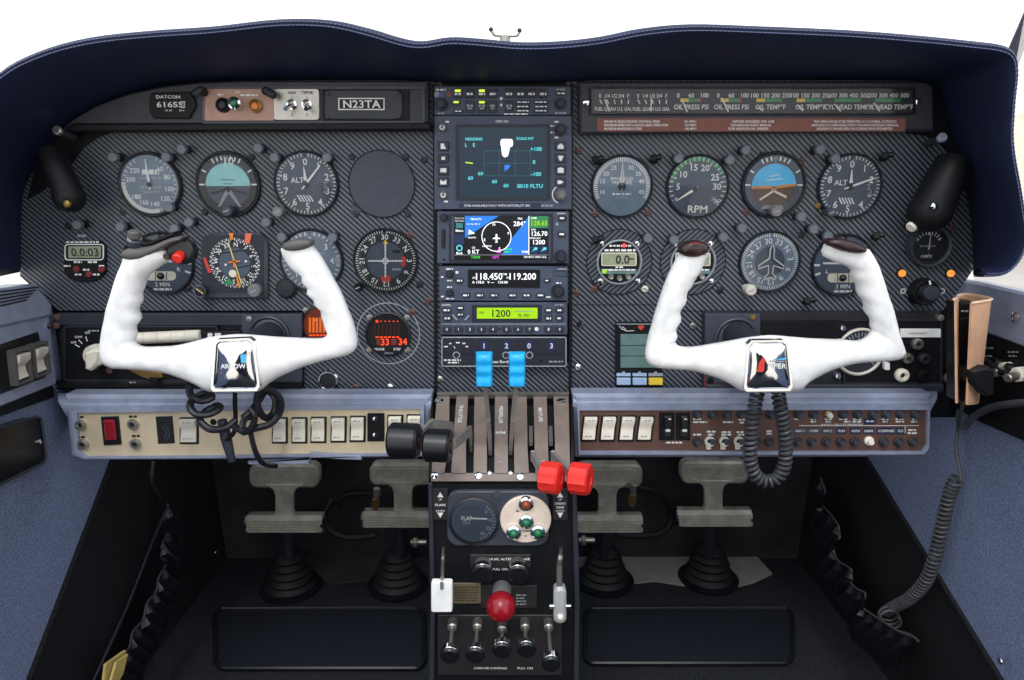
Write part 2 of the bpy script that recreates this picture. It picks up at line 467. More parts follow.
# ================================================================ GLARESHIELD
PO=Y(-.125); PI_=Y(-.003)
prs=[(-22,281,21,270),(-48,262,21,262),(-66,215,21,225),(-58,160,24,190),(-34,112,40,160),(0,72,64,132),(40,50,100,108),(90,36,140,93),(150,29,180,84),(215,24.5,235,81),(280,17.5,290,80),(330,18.5,335,80),
 (370,27,372,80),(400,36,402,80),(422,39.5,422,81),(450,35.5,450,83),(480,37,480,83),(520,40.5,520,83),(560,39.5,560,82),(600,35,600,80),(640,27,638,80),(690,22.5,685,80),(760,24.5,750,80),
 (850,28.5,835,80),(920,34,895,80),(968,39,920,81),(998,43,933,86),(1012,51,942,97),(1016,70,948,118),(1013,104,956,147),(1012,142,962,178),(1020,190,969,207),(1025,230,972,236),(1020,256,973,256),(1003,275,973,266),(978,278,973,272)]
rings=[];N=len(prs)
def inter(seq,n):
    return spline([V((a[0],a[1],0)) for a in seq],n)
oc=inter([(p[0],p[1]) for p in prs],4); ic=inter([(p[2],p[3]) for p in prs],4)
glare=T('glareshield','padded navy leather glareshield with stitched rolled lip over the panel','glareshield',PI_.hit(505,83))
cen=V((0,0,.68)); lip=[];st1=[];st2=[]
OP=[PO.hit(p.x,p.y) for p in oc]; IP=[PI_.hit(p.x,p.y) for p in ic]
for i in range(len(OP)):
    O,I=OP[i],IP[i]
    tg=OP[min(i+1,len(OP)-1)]-OP[max(0,i-1)]
    e=V((-tg.z,0,tg.x)).normalized()       # outward in the panel's plane
    yv=V((0,1,0)); kz=max(0.0,e.z); k=.40+.24*min(1.0,kz*1.3)
    wo=.003+.025*max(0.0,min(1.0,(e.z+.55)/.45))
    w1=(wo-.003)/.025; bk=I+e*wo+yv*(.03*w1+.30*max(0.0,kz-.75)/.25)
    S_=O-e*.0145*k-yv*.0088; c1=S_-e*.0085+yv*.012
    bz=[S_*((1-t)**2)+c1*(2*t*(1-t))+I*(t*t) for t in (.12,.25,.4,.55,.7,.85,1.0)]
    ring=[bk,I+e*wo+yv*(.012*w1),O.lerp(I,.5)+e*wo*.5,O+yv*.014,O-e*.0008+yv*.003,O-e*.004*k-yv*.005,O-e*.0085*k-yv*.0082,O-e*.0115*k-yv*.0075,O-e*.0130*k-yv*.0086,S_]+bz
    rings.append(ring)
    st1.append(O-e*.0088*k-yv*.0088); st2.append(O-e*.0140*k-yv*.0094)
b=B(); b.loft(rings,'navy',closed=False,caps=False); b.build('padded_cover',glare,ang=60)
b=B()
def dashes(b,line,m,step=.0042,ln=.0029,r=.00042):
    L=[0]
    for p,q in zip(line,line[1:]): L.append(L[-1]+(q-p).length)
    def at(s):
        for i in range(len(L)-1):
            if L[i+1]>=s:
                return line[i].lerp(line[i+1],(s-L[i])/max(1e-9,L[i+1]-L[i]))
        return line[-1]
    s=0
    while s+ln<L[-1]:
        b.tube([at(s),at(s+ln)],r,m,4,caps=False); s+=step
dashes(b,st1,'stitch',r=.00034); dashes(b,st2,'stitch',r=.00034)
o=b.build('stitching',glare); o['kind']='stuff'
# small clip on the windscreen base, just beyond the lip
q=Y(.30); cl=T('windscreen_clip','small pale metal clip standing at the windscreen base behind the glareshield','clip',q.hit(505,38))
b=B(); b.tube(spline([q.hit(491,30),q.hit(493,33),q.hit(496,35.5),q.hit(514,36),q.hit(518,34.5),q.hit(519.5,31)],5),.0022,'steel',8)
b.cyl(q.hit(505,36),q.hit(505,50),.008,'steel',10); b.build('bracket',cl)
for x,y in((491,29.5),(519.5,30.5)):
    b=B(); b.ball(q.hit(x,y),.0035,'satin'); b.build('screw_head',cl)

# ================================================================ INSTRUMENT PANEL
panel=T('instrument_panel','carbon fibre weave instrument panel beneath the navy glareshield','instrument panel',(0,0,.36))
b=B(); b.prism(P0,[(20,195),(40,150),(80,112),(150,78),(442,78),(442,394),(304,394),(304,310.5),(57,310.5),(20,276)],0,-.004,'carbon'); b.build('pilot_panel',panel)
b=B(); b.prism(P0,[(566,78),(922,78),(938,82),(950,110),(960,143),(969,176),(974,206),(975,236),(974.5,268),(962,286),(943,310.5),(664,310.5),(664,304),(566,304)],0,-.004,'carbon'); b.build('copilot_panel',panel)
b=B(); b.prism(P0,[(570,304.8),(703,304.8),(703,394),(570,394)],-.002,-.006,'carbon'); b.build('lower_copilot_panel',panel)
b=B(); b.prism(P0,[(436,78),(573,78),(573,396),(436,396)],-.0045,-.008,'black'); b.build('centre_panel',panel)  # black fill imitates the shade in the strip above the radios
b=B(); b.prism(P0,[(436,362),(573,362),(573,392),(436,392)],.0005,-.004,'carbon'); b.build('centre_lower_panel',panel)
b=B(); b.prism(P0,[(10,306),(966,300),(966,420),(10,420)],-.010,-.014,'black'); b.build('backing_plate',panel)
b=B()
for x in (434.5,571.5): b.prism(P0,[(x-1.6,84),(x+1.6,84),(x+1.6+(-1.5 if x>500 else 1.5),392),(x-1.6+(-1.5 if x>500 else 1.5),392)],.003,-.004,'black')
b.build('stack_rail',panel)
b=B(); b.prism(P0,[(930,82),(938,84),(950,110),(959,142),(963,160),(952,160),(940,145),(925,136),(905,133),(905,128),(931,128)],.0015,0,'black',.0008); b.build('copilot_shroud',panel)
b=B(); b.prism(P0,[(40,150),(62,128),(112,128),(116,131),(98,138),(84,148),(73,163),(60,176),(42,192),(27,200)],.0015,0,'black',.0008); b.build('pilot_shroud',panel)
scr=[(424.5,160,'satin'),(578.5,151,'brown_screw'),(75,227,'satin'),(68,226,'bezel_dark'),(428,301,'brown_screw'),(412,312,'brown_screw'),(335,288,'brown_screw'),(410,235,'brown_screw'),
 (577,293,'brown_screw'),(594,289,'brown_screw'),(645,289,'off_white'),(580,324,'chrome'),(578,367,'chrome'),(693,326,'steel'),(440,379,'steel'),(390,387,'chrome'),(356,387,'brown_screw'),
 (123,212,'satin'),(205,212,'bezel_dark'),(595,214,'brown_screw'),(648,213,'brown_screw'),(720,290,'bezel_dark'),(746,212,'brown_screw'),(352,157,'satin'),(406,157,'satin'),
 (356,214,'satin'),(408,214,'satin'),(252,157,'bezel_dark'),(762,155,'bezel_dark'),(801,161,'brown_screw'),(953,228,'brown_screw'),(188,288,'bezel_dark'),(420,284,'bezel_dark'),(801,235,'bezel_dark'),(818,206,'brass')]
for i,(x,y,m) in enumerate(scr):
    b=B(); r=3.4
    b.lathe(P0,x,y,[(r,0),(r,.0012),(r*.7,.0024),(0,.0027)],m,14)
    b.line(P0,x-r*.55,y-r*.3,x+r*.55,y+r*.3,.9,.0029,'black'); b.build('screw',panel)

# upper bezels
PB=Y(-.020)
ub=T('upper_bezel','dark grey sloping bezel strip above the pilot\'s flight instruments','bezel',PB.hit(260,128))
b=B(); b.prism(PB,[(60,130),(72,119),(94,106),(126,94),(160,86.5),(200,82),(240,80.5),(428,80.5),(428,128)],0,-.018,'satin',.002); b.build('fascia',ub)
b=B(); b.prism(PB,[(64,132),(74,123.5),(430,122),(431,130.5)],.004,-.018,'black',.002); b.build('lower_lip',ub)
b=B(); b.rframe(PB,203,86.5,425,124,3,3,.003,0,'bezel'); b.build('raised_rim',ub)
# hour meter
hm=T('hour_meter','small black hexagonal-cornered hour meter with white counter digits','hour meter',PB.hit(172,116))
b=B(); b.prism(PB,[(153,93),(191,92),(196,99),(197,107),(190,119),(155,118.5),(151,112),(151,99)],.004,-.001,'black',.001); b.build('case',hm)
b=B(); b.rr(PB,158,101.5,187,108.5,1,.0045,.003,'ink_black'); b.text(PB,172,105,'61655',5,.0045+E,'ink',sx=1.55)
b.flat(PB,183,101.8,187,108.3,.0045+E*.5,'ink'); b.text(PB,185,105,'8',5,.0045+2*E,'ink_black')
b.text(PB,170,97.3,'DATCON',3,.004+E,'ink',sx=1.35); b.micro(PB,167,174,110.8,1.8,.004+E,'ink_dim',3); b.micro(PB,181,186,110.8,1.8,.004+E,'ink_dim',4)
b.build('counter_face',hm)
# annunciator plate
an=T('annunciator_plate','copper and silver strip plate with three round lamps beside the hour meter','annunciator',PB.hit(262,121))
b=B(); b.rr(PB,204,88.5,276,121,3,.003,-.001,'copper',.0006); b.build('copper_plate',an)
b=B(); b.rr(PB,274.5,89,320,120.5,3,.0035,-.001,'steel',.0006)
b.text(PB,293,93,'NAV',3,.0035+E,'ink_black'); b.text(PB,308,93,'TSPDR',3,.0035+E,'ink_black')
for x in(293,308): b.text(PB,x,97.5,'1',2.6,.0035+E,'ink_black'); b.text(PB,x,115,'2',2.6,.0035+E,'ink_black')
b.build('silver_plate',an)
b=B(); b.text(PB,239,92.5,'A/P',2.6,.003+E,'ink'); b.micro(PB,219,225,95,1.6,.003+E,'ink',5); b.micro(PB,241,259,95.5,1.6,.003+E,'ink',6); b.build('lettering',an)
for x,y,r,m,rim,h in((222.5,105,7,'bezel_dark','black',.006),(234,103,6.2,'bulb_green','chrome',.014),(255,106,6.5,'orange','brass',.006)):
    q=Y(-.020-h); b=B(); b.lathe(q,x,y,[(r*1.05,-h),(r*1.05,0),(r*.7,.001),(r*.7,-.001)],rim if rim!='black' else 'black',24); b.lathe(q,x,y,[(r*.72,-.001),(r*.5,.002),(0,.003)],m,20)
    b.build('indicator_lamp',an)
for x in(293,308):
    b=B(); b.lathe(PB,x,105,[(5.2,.003),(5.2,.006),(3.4,.0065),(3.4,.004)],'chrome',20); c=PB.hit(x,105)
    b.cyl(c+V((0,-.004,0)),c+V((.004*(x-300)/10,-.020,-.006)),.0017,'chrome',10,r2=.0024); b.build('toggle_switch',an)
# registration placard cover
rc=T('registration_cover','black blank cover plate carrying the white framed N23TA placard','cover plate',PB.hit(366,120))
b=B(); b.rr(PB,323,88.5,409.5,121,2,.002,-.001,'black',.0005); b.rr(PB,325,90,403,120,7,.0045,.001,'satin',.0012)
b.build('plate',rc)
b=B(); b.rr(PB,339.5,98.5,385.5,110.5,.6,.0055,.004,'ink_black'); b.rframe(PB,339.5,98.5,385.5,110.5,.5,1.1,.0058,.005,'ink'); b.text(PB,362.5,104.6,'N23TA',7.2,.0055+E,'ink',sx=1.22); b.build('placard',rc)
for x,y in((329,93.5),(398,93.5),(329,117),(399,117)):
    b=B(); b.lathe(PB,x,y,[(2.3,.004),(2.3,.0056),(0,.0062)],'black_gloss',12); b.build('screw',rc)
# copilot's engine strip gauge
eg=T('engine_strip_gauge','long dark strip of fuel, oil and cylinder gauges above the copilot\'s dials','gauge cluster',PB.hit(755,132))
b=B(); b.prism(PB,[(579,81),(926,81),(934,86),(935,131),(580,134)],0,-.018,'satin',.0025); b.build('fascia',eg)
b=B(); b.rframe(PB,589.5,87.5,914.5,115,2.5,2.2,.003,0,'black'); b.build('window_frame',eg)
b=B(); b.flat(PB,591,89,913,114,.001,'dial_dark')
PW=.001+E
def strip(x0,labels,title,bands,ang,tw=54):
    n=len(labels)
    for i,l in enumerate(labels): b.text(PB,x0+4+(tw-8)*i/(n-1),95.5,l,4.2,PW,'ink')
    for c,u,v in bands: b.flat(PB,x0+tw*u,98.6,x0+tw*v,102.2,PW,c)
    b.text(PB,x0+tw/2,107,title,4.6,PW,'ink',sx=.92)
fuel=[]
for x0,fr in((596,.28),(634,.42)):
    for i,l in enumerate(('E','1/4','1/2','3/4','F')): b.text(PB,x0+4+7*i,96,l,3.6,PW,'ink',sx=.9)
    for i in range(5): b.line(PB,x0+6+6.5*i,104,x0+3.5+7.2*i,99.8,1.1,PW,'ink')
    b.text(PB,x0+17,109,'FUEL QUAN U.S. GAL',3.4,PW,'ink',sx=.82)
strip(674,('0','60','100'),'OIL PRESS PSI',(('yellow',.18,.42),('green',.42,.72),('red',.72,.78)),0,34)
strip(714,('0','60','100'),'OIL PRESS PSI',(('yellow',.18,.42),('green',.42,.72),('red',.72,.78)),0,34)
strip(750,('100','150','200','250'),'OIL TEMP°F',(('yellow',.15,.36),('green',.36,.78)),0,40)
strip(790,('100','150','200','250'),'OIL TEMP°F',(('yellow',.15,.36),('green',.36,.78)),0,40)
strip(828,('200','300','400','500'),'CYL HEAD TEMP°F',(('green',.15,.8),),0,40)
strip(868,('200','300','400','500'),'CYL HEAD TEMP°F',(('green',.15,.8),),0,40)
b.build('scale_face',eg)
for x,y,x1,y1 in((609.5,111.5,604.5,99.5),(650.5,111.5,651,98),(687,112,681.5,100),(728,112,721,98),(762.5,111,757,107.5),(802.5,111,797,105.5),(840,111.5,833.5,104),(879,111.5,873,103)):
    b=B(); b.line(PB,x,y,x1,y1,1.2,PW+.0005,'ink'); b.build('needle',eg)
b=B(); b.flat(PB,591,89,913,114,.0035,'glass'); b.build('glass_cover',eg)
b=B(); b.rr(PB,597,118.2,905,131.5,1.5,.001,-.001,'placard')
L1=('MINIMUM SINGLE ENGINE CONTROL SPEED','MAXIMUM SPEED FOR LANDING GEAR OPERATION','MAXIMUM MANEUVERING SPEED')
L2=('80 MPH','150 MPH','146 MPH'); L3=('NEVER EXCEED OR USE','THE AIRPLANE FLIGHT MANUAL','FOR INDIVIDUAL SPEEDS')
L4=('THIS AIRPLANE MUST BE OPERATED AS A NORMAL CATEGORY','AIRPLANE IN COMPLIANCE WITH THE AIRPLANE FLIGHT MANUAL','AEROBATIC MANEUVERS INCLUDING SPINS PROHIBITED')
for i,y in enumerate((121.6,125.2,128.8)):
    b.fit(PB,604,(660,668,642)[i],y,L1[i],2.3,.001+E,'ink'); b.fit(PB,684,696,y,L2[i],2.3,.001+E,'ink')
    b.fit(PB,732-2*i,774-3*i,y,L3[i],2.3,.001+E,'ink'); b.fit(PB,(813,811,816)[i],(896,898,892)[i],y,L4[i],2.3,.001+E,'ink')
b.build('placard',eg)
for x,y in((586,102.5),(917,101.5)):
    b=B(); b.lathe(PB,x,y,[(3.4,0),(3.2,.002),(0,.0032)],'chrome',14); b.build('screw',eg)
# ================================================================ ROUND INSTRUMENTS
DF=.0022; DP=DF+E; DN=DF+.0022; DG=DF+.0042
def gauge(name,label,*a,bez='bezel_dark',h=.0058,glass=True):
    a=list(a); cat='gauge'
    for x in a:
        if isinstance(x,str) and x not in MATS: cat=x
    px,py,rb,rd,face=[x for x in a if not (isinstance(x,str) and x not in MATS)]
    """rb outer bezel radius, rd dial radius in px; returns root and the dial-face builder"""
    t=T(name,label,cat,P0.hit(px,py)+V((0,0,-rb*P0.s(px,py))))
    b=B(); b.lathe(P0,px,py,[(rb,-.0005),(rb,h*.6),(rb-1.2,h),(rd+1.6,h),(rd+.2,h-.0016),(rd,DF-.001)],bez,48)
    b.build('bezel',t)
    f=B(); f.disc(P0,px,py,rd+.1,DF,face,48)
    if glass:
        g=B(); g.lathe(P0,px,py,[(rd,DG),(rd*.5,DG+.0005),(0,DG+.0007)],'glass',40); t['_g']=1
        t_g.append((t,g))
    return t,f
t_g=[]
def needle(t,px,py,ang,l,tail,w,m='ink',d=DN,w1=.6,name='needle'):
    b=B(); b.rad(P0,px,py,ang,-tail,l*.25,w*.6,d,m,w); b.rad(P0,px,py,ang,l*.25,l,w,d,m,w1)
    b.disc(P0,px,py,max(1.6,w),d+.0001,'dial_dark' if m!='orange' else m,14); return b.build(name,t)
def gknob(t,px,py,r,m,h=.020,r0=None,name='knob'):
    q=Y(-h); b=B(); r0=r0 or r*.8
    b.lathe(q,px,py,[(r0*.8,-h),(r0*.8,-h*.5),(r,-h*.5),(r,-.001),(r*.86,0),(0,0)],m,22)
    b.line(q,px-r*.5,py+r*.2,px+r*.5,py-r*.2,1,.0004,'ink_dim' if m!='chrome' else 'black'); return b.build(name,t)
def cpu(b,px,py,r):  # altimeter print
    b.dialtext(P0,px,py,[(str(i),36*i) for i in range(10)],r*.72,6.6,DP,'ink')
    b.ticks(P0,px,py,0,360,50,r*.88,r*.98,.8,DP,'ink'); b.ticks(P0,px,py,0,360,10,r*.84,r*.98,1.5,DP,'ink')
    b.text(P0,px-9,py-4,'ALT',5.2,DP,'ink')
    for i in range(5): b.poly(P0,px,py,[(-8+3.2*i,-12),(-6.3+3.2*i,-12),(-10.3+3.2*i+1,-17.5),(-12+3.2*i+1,-17.5)] if False else [(-7+3*i,-17.5),(-5.4+3*i,-17.5),(-9+3*i,-11),(-10.6+3*i,-11)],DP,'ink')
    b.flat(P0,px+17,py-2,px+21,py+9,DP,'ink_dim')
    for i,s_ in enumerate(('29','92')): b.text(P0,px+19,py+.5+5*i,s_,3.4,DP+E,'ink_black')
# --- airspeed
t,f=gauge('airspeed_indicator','pilot\'s airspeed indicator, hazy grey dial with pale arc and upright white needle',151,184.5,32.5,29,'dial_glass_haze','airspeed indicator')
f.arc(P0,151,184.5,24.5,28.5,165,275,DP,'ink'); f.arc(P0,151,184.5,26.5,28.5,40,165,DP,'ink_dim')
f.dialtext(P0,151,184.5,[('60',38),('80',68),('100',103),('120',135),('140',172),('160',205),('180',232),('200',285),('220',315)],19.5,4.6,DP,'ink')
f.ticks(P0,151,184.5,20,330,31,24.5,28,.8,DP,'ink'); f.micro(P0,143,160,172,5,DP,'ink',2); f.micro(P0,140,162,178,2.4,DP,'ink_dim',3); f.micro(P0,142,162,187.5,2.4,DP,'ink_dim',7); f.micro(P0,145,160,192,2.4,DP,'ink_dim',8)
f.build('dial_face',t); needle(t,151,184.5,-3,25,5,2.6)
# --- attitude pilot
def attitude(px,py,label,sky,gnd,tilt,pilot):
    t,f=gauge('attitude_indicator',label,px,py,33,29.5,'dial_dark' if pilot else 'dial','attitude indicator')
    f.disc(P0,px,py,22.5,DP*.9+E*.2,gnd,40)
    a=R(tilt); n=24; pts=[]
    for i in range(n+1):
        k=math.pi*i/n+a; pts.append((22.5*math.cos(k),22.5*math.sin(k)-1*1.5))
    f.poly(P0,px,py,pts,DP+E,sky)
    f.ticks(P0,px,py,-60,60,4,24,29,1.3,DP+E,'ink'); f.ticks(P0,px,py,-20,20,4,24,28,1.5,DP+E,'ink'); f.ticks(P0,px,py,-90,90,2,23.5,29,1.5,DP+E,'ink')
    f.poly(P0,px,py,[(0,22),(-2,27),(2,27)],DP+E,'ink')
    f.build('dial_face',t)
    b=B()
    if pilot:
        f2='ink'
        b.text(P0,px,py-23.5,'10',7.5,DP+2*E,'ink',sx=1.1)
        for y_,w_ in((8,9),(4,14)): b.flat(P0,px-w_/2,py+y_-9,px+w_/2,py+y_-8.3,DP+2*E,'dial')
        b.poly(P0,px,py,[(-18,-8),(-1,-3.5),(1,-3.5),(18,-8),(18,-10),(1,-5.5),(-1,-5.5),(-18,-10)],DP+3*E,'dial_dark')
        b.poly(P0,px,py,[(-2,-4),(-12,-22),(-9.5,-22),(2,-6)],DP+3*E,'ink_dim')
        b.poly(P0,px,py,[(2,-4),(12,-22),(9.5,-22),(-2,-6)],DP+3*E,'ink_dim'); b.disc(P0,px,py+4,2,DP+4*E,'dial_dark',12)
    else:
        for k,(y_,w_) in enumerate(((9,10),(5,16))): b.poly(P0,px,py,[(-w_/2,y_-1),(w_/2,y_+1),(w_/2,y_+1.8),(-w_/2,y_-.2)],DP+2*E,'ink')
        b.poly(P0,px,py,[(-22,-1.5),(-3,-.5),(0,-4),(3,-.5),(22,1.5),(22,-1),(3,-3.2),(0,-7),(-3,-3.2),(-22,-4)],DP+3*E,'earth_tan')
        b.poly(P0,px,py,[(-1,-5),(-14,-14),(-13,-15.5),(0,-7)],DP+3*E,'off_white'); b.poly(P0,px,py,[(1,-5),(14,-11),(13,-13),(0,-7)],DP+3*E,'off_white')
        b.poly(P0,px,py,[(-12,-24),(12,-24),(9,-20),(-9,-20)],DP+3*E,'ink_dim')
    b.build('aircraft_symbol',t)
    gknob(t,px-3 if pilot else px+4,py+26.5,5.4,'bezel' if pilot else 'knob_grey')
attitude(229,184.5,'pilot\'s attitude indicator with pale turquoise sky and dark bezel','sky_pale','dial',0,True)
# --- altimeters
def altim(px,py,label,a1,a2,knob):
    t,f=gauge('altimeter',label,px,py,33,30.5,'dial' ,'altimeter'); cpu(f,px,py,30.5); f.build('dial_face',t)
    needle(t,px,py,a1,17,3,3.6,name='short_needle'); needle(t,px,py,a2,24,7,2.2,d=DN+.0005,w1=1.6,name='long_needle')
    gknob(t,*knob)
altim(307,184,'pilot\'s altimeter, ALT dial with long hand near one, beside the blank round cover',-4,40,(277,212,5.2,'knob_grey'))
# --- blank cover
t=T('blank_cover_plate','plain dark round cover plate filling the empty instrument hole beside the radio stack','cover plate',P0.hit(382,217))
b=B(); b.lathe(P0,382,184,[(33.5,0),(33.5,.0012),(32.8,.0022),(0,.0022)],'plate',56); b.prism(P0,[(352,204),(362,210),(357,216),(351,212)],.0012,0,'plate'); b.build('plate',t)
b=B(); b.ring(P0,382,184,32.6,33.8,.0025,'black',56); b.build('rim',t)
# --- turn coordinator pilot
def turnco(px,py,label):
    t,f=gauge('turn_coordinator',label,px,py,31.5,29,'dial','turn coordinator')
    f.text(P0,px,py-21,'TURN',4,DP,'ink_dim'); f.micro(P0,px-16,px+16,py-8,2.6,DP,'ink',3)
    f.poly(P0,px,py,[(-20,1),(20,1),(20,3),(-20,3)],DP,'ink')
    f.ticks(P0,px,py,-110,110,2,23,29,2,DP,'ink'); f.ticks(P0,px,py,-90,90,2,23,29,2,DP,'ink')
    f.text(P0,px-16,py+6,'L',4,DP,'ink'); f.text(P0,px+16,py+6,'R',4,DP,'ink')
    f.text(P0,px,py+21,'2 MIN',4,DP,'ink'); f.micro(P0,px-9,px+9,py+26,2.2,DP,'ink',6)
    f.build('dial_face',t)
    b=B(); b.rr(P0,px-16,py+8,px+14,py+17,4,DN,DF,'off_white'); b.build('slip_tube',t)
    b=B(); c=P0.hit(px-1,py+12.5)+V((0,-DN,0)); b.ball(c,.0045,'black_gloss',14,8); b.flat(P0,px-6.5,py+8.5,px-5.7,py+16.5,DN+E,'ink_black'); b.flat(P0,px+4.5,py+8.5,px+5.3,py+16.5,DN+E,'ink_black'); b.build('slip_ball',t)
turnco(163.5,263,'pilot\'s turn coordinator, mostly behind the yoke grip, with white slip tube')
# --- HSI
t=T('horizontal_situation_indicator','square-bezelled compass instrument with yellow course needle and red flag','compass instrument',P0.hit(235,300))
o8=lambda c:[(203+c,233),(267-c,233),(267,233+c),(267,296-c),(267-c,298),(203+c,298),(203,296-c),(203,233+c)]
b=B(); b.prism(P0,[(212,232.5),(261,232.5),(269,241),(269,298),(203,298),(203,241)],.0058,-.0005,'bezel',.0016); b.build('bezel',t)
PH=.006
f=B(); f.rr(P0,204.5,234.5,265.5,292,6,PH+.0004,.003,'dial_dark',0,k=5); f.disc(P0,237,262.5,26,PH+.0006,'dial_dark',44)
f.ticks(P0,237,262.5,0,360,72,22.5,25,.8,PH+.0010,'ink'); f.ticks(P0,237,262.5,0,360,36,21,25,1.1,PH+.001,'ink')
f.dialtext(P0,237,262.5,[(s_,30*i+8) for i,s_ in enumerate('N 3 6 E 12 15 S 21 24 W 30 33'.split())],18.6,4,PH+.001,'ink',spin=True)
f.disc(P0,237,262.5,15.5,PH+.0009,'dial',36)
f.line(P0,222,253,248,249,1.2,PH+.0012,'ink_black'); f.line(P0,240,267,256,264,1.2,PH+.0012,'ink_black')
f.flat(P0,227,263,229,265,PH+.0012,'ink'); f.flat(P0,247,259.5,249,261.5,PH+.0012,'ink')
f.poly(P0,230,281,[(-5,-2),(2,4),(6,-3)],PH+.0012,'green'); f.build('compass_card',t)
b=B(); b.line(P0,231,242,244,283,1.3,PH+.0022,'needle_pale'); b.poly(P0,237,262.5,[(-.6,-9),(.9,-9),(4.5,-23),(2.4,-25),(1.6,-22)],PH+.0023,'orange'); b.build('course_needle',t)
b=B(); b.poly(P0,237,262.5,[(-6,0),(6,1.5),(6,3),(-6,1.5)],PH+.0028,'orange'); b.poly(P0,237,262.5,[(-1.2,-4),(1.2,-4),(1.2,4),(-1.2,4)],PH+.0028,'orange'); b.disc(P0,235.5,272.5,3.8,PH+.003,'off_white',18); b.build('aircraft_symbol',t)
b=B(); b.poly(P0,210,264,[(-3.5,7),(-1,7.5),(3.5,-8),(0,-8)],PH+.0016,'red'); b.build('warning_flag',t)
b=B(); b.poly(P0,250,237.5,[(-2,4.5),(4.5,4.5),(1.5,-5.5),(-4,-5)],PH+.0016,'placard_flag'); b.poly(P0,233.8,235,[(-2.4,2.5),(2.4,2.5),(1.6,-1.5),(2,-4),(-2,-4),(-1.6,-1.5)],PH+.0016,'orange'); b.build('heading_bug',t)
q=Y(-.016); b=B(); b.lathe(q,200,291,[(5,-.016),(5,-.004),(6.2,-.004),(6.2,0),(5,.0008),(0,.0002)],'bezel_dark',24); b.ring(q,200,291,5.2,6.2,.0012,'chrome'); b.line(q,196.5,288.5,203.5,293.5,1.1,.0012,'needle_pale'); b.build('knob',t)
gknob(t,253.5,291,6.6,'knob_grey')
# --- VSI pilot
t,f=gauge('vertical_speed_indicator','pilot\'s vertical speed indicator, hazy grey dial behind the yoke\'s inner grip',312,260.5,32,29.5,'dial_glass_haze','vertical speed indicator')
f.dialtext(P0,312,260.5,[('1',-45),('2',0),('3',48),('4',90),('3',130),('2',180),('1',230),('0',270)],20.5,6,DP,'ink')
f.ticks(P0,312,260.5,0,360,36,25,28.5,.9,DP,'ink'); f.rad(P0,312,260.5,90,23.5,28,6,DP,'ink_dim'); f.micro(P0,312,326,253,2.2,DP,'ink_dim',4); f.build('dial_face',t); needle(t,312,260.5,-90,22,6,2.4)
b=B(); b.lathe(P0,287,288,[(10,0),(10,.004),(8,.007),(0,.008)],'bezel_dark',20); b.build('mounting_ear',t)
# --- VOR
t,f=gauge('course_deviation_indicator','round course dial with crossed white pointers and two orange flags beside the radio stack','course indicator',386,260.5,32.5,30,'dial_dark')
f.dialtext(P0,386,260.5,[(s_,30*i-90) for i,s_ in enumerate('21 24 27 30 33 N 3 6 9 12 15 18'.split())],23.6,5.2,DP,'ink',spin=True)
f.ticks(P0,386,260.5,0,360,72,27.5,30,.7,DP,'ink'); f.disc(P0,386,260.5,19,DP+E*.5,'dial',36)
f.rr(P0,393,250,401,252.6,.5,DP+2*E,DP,'ink_black'); f.rr(P0,392.5,268,401,270,.5,DP+2*E,DP,'ink_dim'); f.build('dial_face',t)
b=B(); b.flat(P0,369,259.8,403,261.2,DN,'ink'); b.flat(P0,385.3,243,386.7,277,DN,'ink'); b.ring(P0,386,260.5,2,3.2,DN+E,'ink',20)
for i in range(-4,5):
    if i: b.disc(P0,386+3.6*i,260.5,1,DN+E,'ink',8); b.disc(P0,386,260.5+3.6*i,1,DN+E,'ink',8)
b.build('pointer',t)
for x0,y0,x1,y1 in((402,256.5,406,266),(382,275.5,391,281)):
    b=B(); b.flat(P0,x0,y0,x1,y1,DP+.001,'red'); b.build('warning_flag',t)
b=B(); b.poly(P0,386,241,[(0,2.2),(2.6,-2.6),(-2.6,-2.6)],DP+.001,'yellow'); b.build('index_mark',t)
gknob(t,357.5,288,4.2,'black')
# --- timer
t=T('flight_timer','small black elapsed-time clock with grey digital display and three red buttons','timer',P0.hit(86,279))
b=B(); b.prism(P0,[(70,241),(102,241),(107,247),(107,272),(101,278.5),(93,281.5),(80,281.5),(70,278),(65.5,272),(65.5,247)],.004,-.0005,'black',.001)
b.build('case',t)
b=B(); b.rframe(P0,66.8,243.5,106,260,3.5,1.1,.0048,.003,'ink'); b.rr(P0,70.5,246,103,257.5,1,.0046,.003,'lcd'); b.text(P0,87.5,251.8,'0.0:03',8,.0046+E,'ink_black',sx=1.0)
b.build('display',t)
b=B(); b.micro(P0,68.5,101,241.8,1.6,.004+E,'ink',3); b.flat(P0,78,234.5,87,237,.001,'ink_dim'); b.micro(P0,76,84,261.6,2,.004+E,'ink',4); b.micro(P0,90,99,261.6,2,.004+E,'ink',5)
for x,y in((69,265.5),(104,265.5),(88,269.2),(80,274),(98,274)): b.micro(P0,x-3,x+3.5,y,1.7,.004+E,'ink',int(x))
b.build('lettering',t)
for x,y in((75.5,269.5),(100.5,269.5),(88,274.5)):
    b=B(); b.lathe(Y(-.008),x,y,[(3.2,-.005),(3.2,-.001),(2.4,0),(0,0)],'dark_red',16); b.build('button',t)
